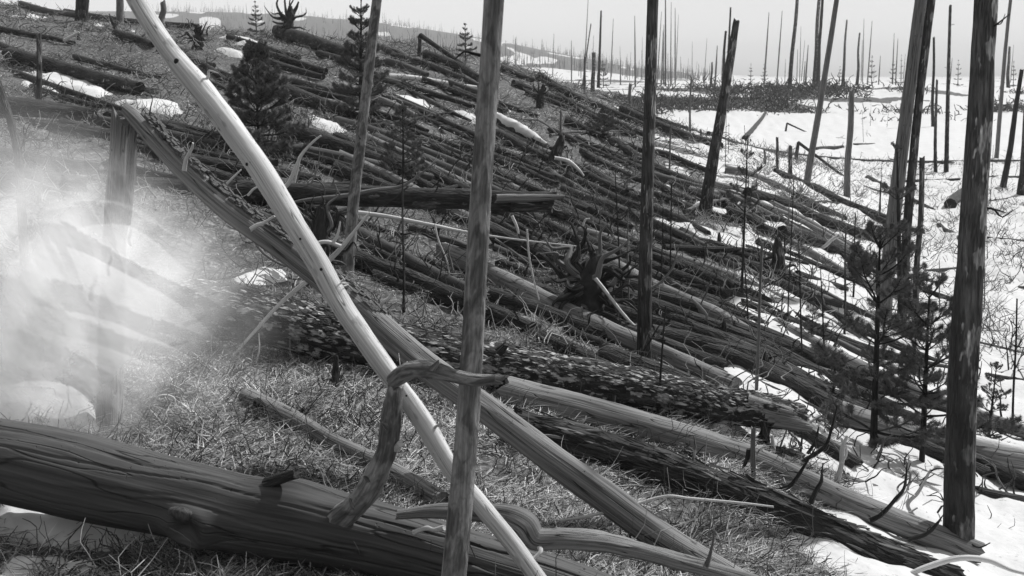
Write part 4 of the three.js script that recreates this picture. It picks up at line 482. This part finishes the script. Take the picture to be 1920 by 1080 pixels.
stick([[1560, 930], [1570, 900], [1578, 870], [1580, 840], [1588, 818]], [0.02, 0.024, 0.022, 0.02, 0.012], 'pale forked dead branch standing among the lower logs', 'pale', 8.6); stick([[1577, 868], [1586, 855], [1587, 835]], [0.012, 0.011, 0.008], 'short prong of the pale standing branch', 'pale', 8.55);
stick([[1700, 1000], [1715, 975], [1702, 945], [1720, 925], [1735, 900], [1745, 880]], [0.02, 0.018, 0.017, 0.015, 0.01, 0.006], 'pale zigzag branch left of the thick burnt trunk', 'pale', 8.2); stick([[1704, 962], [1720, 952]], [0.01, 0.007], 'side twig of the pale zigzag branch', 'pale', 8.15); stick([[1715, 930], [1700, 920], [1712, 900]], [0.008, 0.007, 0.005], 'fine pale twig beside the zigzag branch', 'pale', 8.15);
stick([[1448, 860], [1450, 840], [1447, 815]], [0.02, 0.018, 0.012], 'short pale upright branch by the bark log end', 'pale', 8.7); stick([[1432, 890], [1450, 866], [1458, 858]], [0.022, 0.02, 0.014], 'short pale stick slanting by the dark branches', 'pale', 8.4);
stick([[1500, 868], [1530, 850], [1548, 835], [1560, 800], [1570, 760]], [0.022, 0.02, 0.016, 0.01, 0.005], 'dark thin forked branch below the young pines', 'char', 8.8); stick([[1515, 850], [1530, 825], [1535, 800]], [0.016, 0.012, 0.006], 'dark twig rising beside the forked branch', 'char', 8.8);
stick([[1212, 545], [1240, 528], [1262, 500], [1270, 470], [1275, 458]], [0.02, 0.018, 0.015, 0.01, 0.006], 'crooked pale branch right of the straight black trunk', 'grey', 14.5); stick([[1296, 560], [1315, 578], [1325, 592], [1322, 600]], [0.018, 0.02, 0.018, 0.012], 'curved pale branch on a slope log', 'grey', 13.4); stick([[1252, 690], [1268, 705]], [0.012, 0.01], 'short pale splinter on the broad dark log', 'pale', 11.5);
stick([[960, 405], [970, 428], [972, 438]], [0.02, 0.018, 0.014], 'short pale stub under the raised log', 'pale', 13.6); stick([[1092, 425], [1098, 412], [1106, 410]], [0.014, 0.014, 0.01], 'small pale curl on a slope log', 'pale', 15); stick([[985, 224], [1010, 226], [1030, 238], [1045, 252]], [0.03, 0.03, 0.026, 0.02], 'arched grey branch left of the jagged crest stump', 'grey', 30);
stick([[1040, 296], [1065, 302], [1085, 318], [1095, 330]], [0.04, 0.045, 0.035, 0.02], 'pale broken branch below the jagged crest stump', 'pale', 24); stick([[1170, 350], [1180, 336], [1200, 330]], [0.02, 0.018, 0.012], 'curved pale branch left of the straight black trunk', 'grey', 20);
stick([[1120, 470], [1118, 500], [1112, 530], [1105, 545]], [0.014, 0.02, 0.03, 0.035], 'pale splinter standing in the uprooted stump', 'grey', 12.9);
stick([[425, 345], [440, 330], [452, 318]], [0.014, 0.012, 0.008], 'pale twig left of the pale pole', 'pale', 12); stick([[465, 366], [475, 355], [488, 348]], [0.014, 0.012, 0.008], 'short pale twig beside the pale pole', 'pale', 11); stick([[0, 372], [20, 368], [40, 360]], [0.02, 0.018, 0.012], 'pale twig at the left edge', 'grey', 12); stick([[70, 385], [78, 345], [84, 322], [100, 320]], [0.014, 0.012, 0.01, 0.006], 'thin pale forked twig left of the smoke', 'grey', 10); stick([[40, 335], [90, 350], [140, 368]], [0.02, 0.018, 0.012], 'pale straight branch entering the smoke', 'grey', 12);
stick([[120, 76], [148, 60]], [0.05, 0.03], 'short pale splinter slanting on the upper left slope', 'pale', 33); stick([[292, 752], [300, 742], [325, 745], [330, 760]], [0.006, 0.007, 0.007, 0.006], 'small square-bent pale twig in the grass', 'pale', 6.9); stick([[480, 680], [486, 655], [485, 625]], [0.006, 0.006, 0.004], 'thin pale upright twig in front of the bark log', 'pale', 8);

// ---------------------------------------------------------------- young pines
function needles(curve, from, n, len, out) { for (let i = 0; i < n; i++) { const t = lerp(from, 1, Math.sqrt(rnd())), p = curve.getPoint(t), tg = curve.getTangent(t), d = V(rr(-1, 1), rr(-1, 1), rr(-1, 1)); d.addScaledVector(tg, -d.dot(tg)).normalize().addScaledVector(tg, rr(0.4, 1.1)).normalize(); const s = V().crossVectors(d, V(rr(-1, 1), rr(-1, 1), rr(-1, 1))).normalize().multiplyScalar(len * 0.045), l = len * rr(0.6, 1.1), e = p.clone().addScaledVector(d, l); out.push(p.x - s.x, p.y - s.y, p.z - s.z, p.x + s.x, p.y + s.y, p.z + s.z, e.x, e.y, e.z); } }
const triGeo = (a) => { const g = new THREE.BufferGeometry(); g.setAttribute('position', new THREE.Float32BufferAttribute(a, 3)); g.setAttribute('uv', new THREE.Float32BufferAttribute(new Float32Array(a.length / 3 * 2), 2)); g.computeVertexNormals(); g.setIndex([...Array(a.length / 3).keys()]); return g; };
const boughs = [0, 1, 2, 3, 4].map((k) => { // a bough along +x, 1 m long, turning up at its tip
  const w = [], nd = [], main = [V(0, 0, 0), V(0.35, rr(-0.02, 0.06), rr(-0.05, 0.05)), V(0.72, 0.1, rr(-0.08, 0.08)), V(1, 0.26, rr(-0.05, 0.05))], c = new THREE.CatmullRomCurve3(main); w.push(limb(main, [0.022, 0.016, 0.009], { seg: 5, n: 10 })); needles(c, 0.45, 230, 0.13, nd);
  for (let i = 0; i < 9; i++) { const t = rr(0.22, 0.92), p = c.getPoint(t), s = i % 2 ? 1 : -1, L = (1.05 - t) * rr(0.45, 0.75), q = p.clone().add(V(L * 0.75, L * rr(0.1, 0.45), s * L * 0.75)), l = [p, p.clone().lerp(q, 0.5).add(V(0, -0.02, 0)), q]; w.push(limb(l, [0.01, 0.007, 0.004], { seg: 4, n: 5 })); needles(new THREE.CatmullRomCurve3(l), 0.2, Math.round(230 * L + 50), 0.125, nd); }
  return [mergeGeometries(w), triGeo(nd)];
});
function pine({ base, top, w, label, dens = 1, from = 0.25, P, max = 60, name = 'young_pine', lean = 0, group, shape = 0.75 }) {
  const b = P ?? G(...base, max), D = -b.z, t = at(top[0], top[1], D), H = t.y - b.y, W = w / 2 / pxm(D), o = thing(name, label, 'pine', b, group), dir = t.clone().sub(b);
  const k = H * (from > 0.5 ? 0.006 : 0.013) + 0.004; part('trunk', limb([b.clone().add(V(0, -0.1, 0)), b.clone().lerp(t, 0.33), b.clone().lerp(t, 0.66), t], [k * 1.2, k, k * 0.7, k * 0.25], { seg: 8, n: 24, lump: 0.1 }), M.bark, o);
  const whorls = Math.max(4, Math.round(7 * Math.sqrt(dens)));
  for (let i = 0; i < whorls; i++) { const f = lerp(from, 0.97, (i + rr(-0.2, 0.2)) / (whorls - 1)), p = b.clone().lerp(t, clamp(f, 0, 0.99)), nb = Math.round(rr(4, 6) * dens), a0 = rr(0, 6.28); for (let j = 0; j < nb; j++) { const [wg, ng] = pick(boughs), L = W * Math.pow(clamp(1.08 - (f - from) / (1 - from)), shape) * rr(0.6, 1.12) + W * 0.1, m = shade(new THREE.Mesh(wg, M.bark)); m.name = 'branch'; m.position.copy(p).sub(b); m.rotation.set(0, a0 + j / nb * 6.28 + rr(-0.3, 0.3), lerp(-0.15, 0.85, f) + rr(-0.15, 0.2), 'YXZ'); m.scale.set(L, L, L); const nm = shade(new THREE.Mesh(ng, M.needle)); nm.name = 'needles'; m.add(nm); o.add(m); } }
  const [wg, ng] = boughs[0], m = shade(new THREE.Mesh(wg, M.bark)); m.name = 'branch'; m.position.copy(t).sub(b).add(V(0, -W * 0.2, 0)); m.rotation.z = 1.4; m.scale.setScalar(W * 0.4); const nm = shade(new THREE.Mesh(ng, M.needle)); nm.name = 'needles'; m.add(nm); o.add(m);
  return o;
}
pine({ base: [1637, 862], top: [1650, 450], w: 250, dens: 1.05, from: 0.14, shape: 0.4, label: 'bushy dark young pine standing left of the thick burnt trunk' });
pine({ base: [1728, 885], top: [1742, 555], w: 210, dens: 1.0, from: 0.2, shape: 0.4, label: 'second bushy young pine close against the thick burnt trunk' });
pine({ base: [1690, 640], top: [1682, 285], w: 130, dens: 0.6, from: 0.15, shape: 0.5, label: 'tall young pine behind the pale leaning trunk' });
pine({ base: [1521, 652], top: [1525, 572], w: 70, dens: 0.8, from: 0.1, label: 'small young pine in the snow left of the bushy pines' });
pine({ base: [1850, 850], top: [1868, 690], w: 120, dens: 0.9, from: 0.05, label: 'small young pine in the snow just right of the thick burnt trunk' });
pine({ base: [1560, 770], top: [1568, 650], w: 80, dens: 0.9, from: 0.1, label: 'small dark pine at the left foot of the bushy young pine' });
pine({ base: [1390, 560], top: [1402, 262], w: 85, dens: 0.6, from: 0.55, label: 'thin young pine right of the broken-topped trunk, bare below' });
pine({ base: [486, 285], top: [478, 105], w: 150, dens: 1.7, from: 0.05, shape: 0.45, label: 'dense round bushy pine behind the pale leaning pole' });
pine({ base: [676, 230], top: [677, -6], w: 110, dens: 1.6, from: 0.1, label: 'tall dark pine behind the scaly leaning trunk' });
pine({ base: [757, 345], top: [755, 205], w: 105, dens: 0.9, from: 0.15, label: 'sparse dark pine left of the slender foreground trunk' });
pine({ base: [481, 64], top: [478, 5], w: 34, dens: 1, from: 0.1, label: 'small dark spire-shaped pine on the skyline', max: 56 });
pine({ base: [873, 112], top: [872, 48], w: 40, dens: 1.1, from: 0.1, label: 'small dark pine on the skyline left of the slender foreground trunk', max: 56 });
pine({ base: [1135, 262], top: [1132, 205], w: 60, dens: 1, from: 0.1, label: 'low dark pine on the crest left of the straight black trunk' });
pine({ base: [1132, 150], top: [1130, 116], w: 24, dens: 0.8, from: 0.1, label: 'tiny pine on the bank between the two middle trunks', max: 170 });
for (const [x, y0, y1, w] of [[1433, 148, 122, 16], [1408, 148, 120, 14], [1635, 150, 106, 20], [1675, 148, 116, 18], [1690, 148, 104, 12], [1797, 148, 114, 18], [1901, 150, 116, 16], [1575, 146, 126, 14], [1626, 190, 165, 16], [1245, 148, 128, 12]]) pine({ base: [x, y0], top: [x, y1], w, dens: 0.7, from: 0.05, max: 200, label: 'small dark pine on the far snowy plain', group: 'small pines on the far plain' });

// ---------------------------------------------------------------- far snags on the plain and the wooded hill
{
  const g = limb([V(0, -0.3, 0), V(0.02, 0.5, 0), V(0, 1, 0)], [0.5, 0.42, 0.16], { seg: 6, n: 8, lump: 0.05, end: 0.2 });
  const first = []; let proto;
  for (let i = 0; i < 95; i++) { const px = i < 60 ? rr(1060, 1930) : rr(380, 1200), D = i < 60 ? rr(150, 420) : rr(200, 420), p = at(px, 400, D); p.y = ground(p.x, p.z); const h = rr(4, 15) * (i < 60 ? 1 : 0.8), w = rr(0.16, 0.3), m = proto ? proto.clone() : (proto = shade(new THREE.Mesh(g, M.far))); m.name = numbered('far_dead_tree'); m.position.copy(p); m.scale.set(w, h, w); m.rotation.z = rr(-0.04, 0.04); scene.add(m); tag(m, 'faint bare dead tree standing on the far plain', 'tree', 'faint dead trees on the far plain'); }
  const n = 1500, im = new THREE.InstancedMesh(g, M.far, n), m4 = new THREE.Matrix4(), q = new THREE.Quaternion(); im.name = 'far_dead_forest'; tag(im, 'far-off bare dead forest covering the hill on the skyline', 'forest', null, 'stuff');
  for (let i = 0; i < n; i++) { let D, px, p; for (let t = 0; t < 12; t++) { D = rr(430, 1150); px = rr(300, 1330); p = at(px, 300, D); if (fbm(p.x * 0.012, p.z * 0.012, 5, 3) > 0.02) break; } p.y = ground(p.x, p.z); q.setFromEuler(new THREE.Euler(rr(-0.06, 0.06), 0, rr(-0.08, 0.08))); const h = 2 + 9 * rnd() * rnd(); m4.compose(p, q, V(rr(0.18, 0.4), h, rr(0.18, 0.4))); im.setMatrixAt(i, m4); } scene.add(shade(im));
}

// ---------------------------------------------------------------- grass, brush
function blades(n, len, wid, spread, lie) { const p = [], ix = [], uvA = [], cl = []; for (let i = 0; i < n; i++) { const sh = rnd() < 0.3 ? rr(0.08, 0.3) : rnd() < 0.2 ? rr(1.6, 2.4) : rr(0.5, 1.4); for (let j = 0; j < 7; j++) cl.push(sh, sh, sh); const a = rr(0, 6.28), l = len * rr(0.5, 1.15), b = V(rr(-1, 1) * spread, 0, rr(-1, 1) * spread), el = lie + rr(-0.5, 0.5), d = V(Math.cos(a) * Math.cos(el), Math.sin(el), Math.sin(a) * Math.cos(el)), s = V(-Math.sin(a + rr(-1, 1)), rr(-0.3, 0.3), Math.cos(a)).multiplyScalar(wid / 2), bend = rr(0.2, 0.9), k = p.length / 3;
  for (let j = 0; j < 3; j++) { const t = j / 3 * 1.1, q = b.clone().addScaledVector(d, l * t); q.y -= bend * l * t * t * 0.6; q.y = Math.max(q.y, -0.02); p.push(q.x - s.x, q.y - s.y, q.z - s.z, q.x + s.x, q.y + s.y, q.z + s.z); uvA.push(0, t, 1, t); } const e = b.clone().addScaledVector(d, l); e.y = Math.max(0, e.y - bend * l * 0.6); p.push(e.x, e.y, e.z); uvA.push(0.5, 1); for (let j = 0; j < 2; j++) ix.push(k + j * 2, k + j * 2 + 1, k + j * 2 + 2, k + j * 2 + 1, k + j * 2 + 3, k + j * 2 + 2); ix.push(k + 4, k + 5, k + 6); }
  const g = new THREE.BufferGeometry(); g.setAttribute('position', new THREE.Float32BufferAttribute(p, 3)); g.setAttribute('uv', new THREE.Float32BufferAttribute(uvA, 2)); g.setAttribute('color', new THREE.Float32BufferAttribute(cl, 3)); g.setIndex(ix); g.computeVertexNormals(); return g; }
const straw = plain('dry_grass', 1, { vertexColors: true });
function scatter(name, geo, count, material, where, size, tone, label, cat, tilt = 0.15, avoid = 0.015) {
  const list = []; for (let tries = 0; list.length < count && tries < count * 6; tries++) { const [x, d] = where(); const s = snowDepth(x, d); if (d < 4.5 && x < -0.4 && rnd() < 0.55 && avoid < 0.5) continue; if (s > avoid && rnd() < 0.97) continue; if (name === 'grass' && fbm(x * (d > 24 ? 0.7 : 1.7), d * (d > 24 ? 0.7 : 1.7), 12, 3) + rr(-0.1, 0.1) < -0.03) continue; list.push([x, d]); }
  const im = new THREE.InstancedMesh(geo, material, list.length), m4 = new THREE.Matrix4(), c = new THREE.Color(); im.name = numbered(name); tag(im, label, cat, null, 'stuff');
  list.forEach(([x, d], i) => { const s = size(d), q = new THREE.Quaternion().setFromEuler(new THREE.Euler(rr(-tilt, tilt), rr(0, 6.28), rr(-tilt, tilt))); m4.compose(V(x, ground(x, -d) - 0.005, -d), q, V(s, s * rr(0.7, 1.3), s)); im.setMatrixAt(i, m4); const v = tone(x, d); im.setColorAt(i, c.setRGB(v, v, v)); }); scene.add(shade(im)); return im;
}
const wedge = (d0, d1, u0 = -0.52, u1 = 0.52) => () => { const d = Math.sqrt(lerp(d0 * d0, d1 * d1, rnd())); return [d * rr(u0, u1), d]; };
const gTone = (x, d) => { const k = fbm(x * 0.8, d * 0.8, 6, 3); return clamp(0.32 + 0.4 * k + rr(-0.14, 0.16), 0.06, 0.6); };
[0, 1].forEach((k) => scatter('grass', blades(36, 0.21, 0.0045, 0.14, 0.16), 5600, straw, wedge(2.6, 10, -0.55, 0.42), () => rr(0.6, 1.1), gTone, k ? 'lighter dry grass matted over the foreground' : 'dry grass matted over the foreground', 'grass'));
scatter('grass', blades(14, 0.24, 0.004, 0.1, 0.75), 700, straw, wedge(2.8, 10, -0.55, 0.42), () => rr(0.6, 1.1), gTone, 'loose upright dry grass stems in the foreground', 'grass');
scatter('grass', blades(26, 0.17, 0.006, 0.22, 0.08), 5600, straw, wedge(9.5, 24), (d) => rr(0.7, 1.3), (x, d) => gTone(x, d) * 0.72, 'dry grass and litter between the felled logs', 'grass');
scatter('grass', blades(22, 0.2, 0.012, 0.4, 0.1), 4600, straw, wedge(24, 54), (d) => rr(0.8, 1.3), (x, d) => gTone(x, d) * 0.72, 'dry grass on the upper slope', 'grass');
{ // tangled twigs
  const tw = (n, L, r, sp) => { const a = []; for (let i = 0; i < n; i++) { const b = V(rr(-sp, sp), 0, rr(-sp, sp)), an = rr(0, 6.28), e = b.clone().add(V(Math.cos(an) * L * rr(0.3, 1), L * rr(0.1, 0.8), Math.sin(an) * L * rr(0.3, 1))); a.push(limb(twigLine(b, e, 0.3, 3), [r, r * 0.8, r * 0.4], { seg: 4, n: 6, lump: 0.05, end: 0 })); } return mergeGeometries(a); };
  const tm = plain('twigs', 1, { side: THREE.FrontSide });
  scatter('twigs', tw(7, 0.32, 0.0028, 0.16), 420, tm, wedge(3.4, 10, -0.5, 0.45), () => rr(0.6, 1.3), () => pick([0.04, 0.05, 0.07, 0.12, 0.3]), 'fine dead twigs standing in the foreground grass', 'twigs', 0.3);
  scatter('brushwood', tw(12, 0.42, 0.0055, 0.4), 850, tm, wedge(9.5, 26, -0.5, 0.36), () => rr(0.6, 1.3), () => pick([0.02, 0.04, 0.1, 0.2, 0.35]), 'tangled dead brushwood between the felled logs', 'brushwood', 0.4);
  scatter('brushwood', tw(12, 0.5, 0.01, 0.7), 950, tm, wedge(25, 56, -0.5, 0.25), () => rr(0.6, 1.3), () => pick([0.02, 0.05, 0.1, 0.18, 0.3]), 'tangled dead brushwood on the upper slope', 'brushwood', 0.4);
  scatter('brushwood', tw(14, 0.9, 0.045, 1.8), 480, tm, () => { for (let k = 0; k < 30; k++) { const d = rr(100, 142), x = d * rr(0.04, 0.47); if (fbm(x * 0.05, d * 0.09, 3, 3) > 0.06 - 0.16 * sstep(0.36, 0.1, x / d)) return [x, d]; } return [20, 125]; }, () => rr(0.7, 1.5), () => pick([0.03, 0.05, 0.09]), 'low dark scrub along the brushy bank', 'scrub', 0.3, 0.1);
  scatter('litter', tw(8, 0.12, 0.004, 0.14), 2600, tm, wedge(3, 11, -0.55, 0.42), () => rr(0.5, 1.2), () => pick([0.015, 0.02, 0.04, 0.08, 0.2]), 'dark twig litter and charcoal crumbs on the foreground ground', 'litter', 0.5);
  scatter('twigs', tw(8, 0.34, 0.008, 0.3), 1000, tm, wedge(9, 60, 0.2, 0.5), () => rr(0.5, 1.5), () => pick([0.03, 0.05, 0.1, 0.2]), 'small twigs and stalks poking out of the valley snow', 'twigs', 0.5, 1);
  scatter('bushes', tw(26, 0.6, 0.007, 0.25), 150, tm, () => { const d = rr(16, 60); return [d * rr(0.22, 0.5), d]; }, () => rr(0.6, 1.4), () => pick([0.1, 0.15, 0.2]), 'grey leafless low bushes standing in the valley snow', 'bushes', 0.2, 1);
  // weed stalks in front of the barkless log
  scatter('weed_stalks', tw(10, 0.34, 0.004, 0.12), 46, tm, () => { const d = rr(4.2, 4.7); return [d * rr(-0.5, -0.22), d]; }, () => rr(0.6, 1), () => pick([0.04, 0.06, 0.1]), 'dark weed stalks standing in the snow below the barkless log', 'weeds', 0.25, 1);
}

// ---------------------------------------------------------------- white streaky patch at left, built as translucent veils
{
  const o = thing('haze', 'white smoke over the grass behind the left end of the barkless log', 'haze', (() => { const p = at(90, 700, 7); p.y = ground(p.x, p.z); return p; })()); tag(o, null, null, null, 'stuff');
  const c0 = at(-20, 730, 6.0), dirA = at(275, 360, 6.5).sub(at(-20, 730, 6.0)), L = dirA.length(); dirA.normalize();
  const ACR = V().crossVectors(dirA, V(0, 0, 1)).normalize();
  const rho = (p) => { const r = p.clone().sub(c0), a = r.dot(dirA), off = r.addScaledVector(dirA, -a).length(), wid = 0.5 + 0.22 * clamp(a / L), t = a / L, b = p.clone().sub(c0).dot(ACR), st = fbm(a * 0.9 + 0.5 * p.z, b * 5, p.z * 1.6, 4); let v = Math.exp(-((off / wid) ** 2) * 1.3) * sstep(-0.75, -0.1, t) * (1 - sstep(0.3, 1.15, t)); v *= clamp(0.9 + 2.1 * st, 0.15, 2); return v; };
  const smat = new THREE.MeshPhysicalMaterial({ color: 0xffffff, roughness: 1, transmission: 0.85, thickness: 0, specularIntensity: 0, transparent: true, vertexColors: true, side: THREE.DoubleSide }); smat.name = 'haze';
  // the veils lie across the light, in thin layers
  const N = V(0.31, 0.36, -0.88).normalize(), E1 = V().crossVectors(N, UP).normalize(), E2 = V().crossVectors(E1, N), C = at(165, 560, 6.15), K = 17;
  for (let k = 0; k < K; k++) { const h = -1.25 + 2.5 * k / (K - 1), n = 64, pos = [], col = [], ix = []; for (let j = 0; j <= n; j++) for (let i = 0; i <= n; i++) { const x = -2.1 + 4.2 * i / n, y = -1.7 + 3.4 * j / n, p = C.clone().addScaledVector(N, h + 0.16 * noise(x * 1.3 + k, y * 1.3, k * 0.7)).addScaledVector(E1, x).addScaledVector(E2, y); pos.push(p.x, p.y, p.z); const f = Math.min(i, n - i, j, n - j) / 6; col.push(0.84, 0.84, 0.84, clamp((1 - Math.exp(-rho(p) * 0.9)) * clamp(f) * sstep(5.05, 5.45, -p.z), 0, 0.6)); } for (let j = 0; j < n; j++) for (let i = 0; i < n; i++) { const a = j * (n + 1) + i; if (Math.max(col[a * 4 + 3], col[(a + 1) * 4 + 3], col[(a + n + 1) * 4 + 3], col[(a + n + 2) * 4 + 3]) > 0.004) ix.push(a, a + 1, a + n + 1, a + 1, a + n + 2, a + n + 1); }
    if (!ix.length) continue; const g = new THREE.BufferGeometry(); g.setAttribute('position', new THREE.Float32BufferAttribute(pos, 3)); g.setAttribute('color', new THREE.Float32BufferAttribute(col, 4)); g.setIndex(ix); g.computeVertexNormals(); part('haze_veil', g, smat, o); }
}

renderer.render(scene, camera);
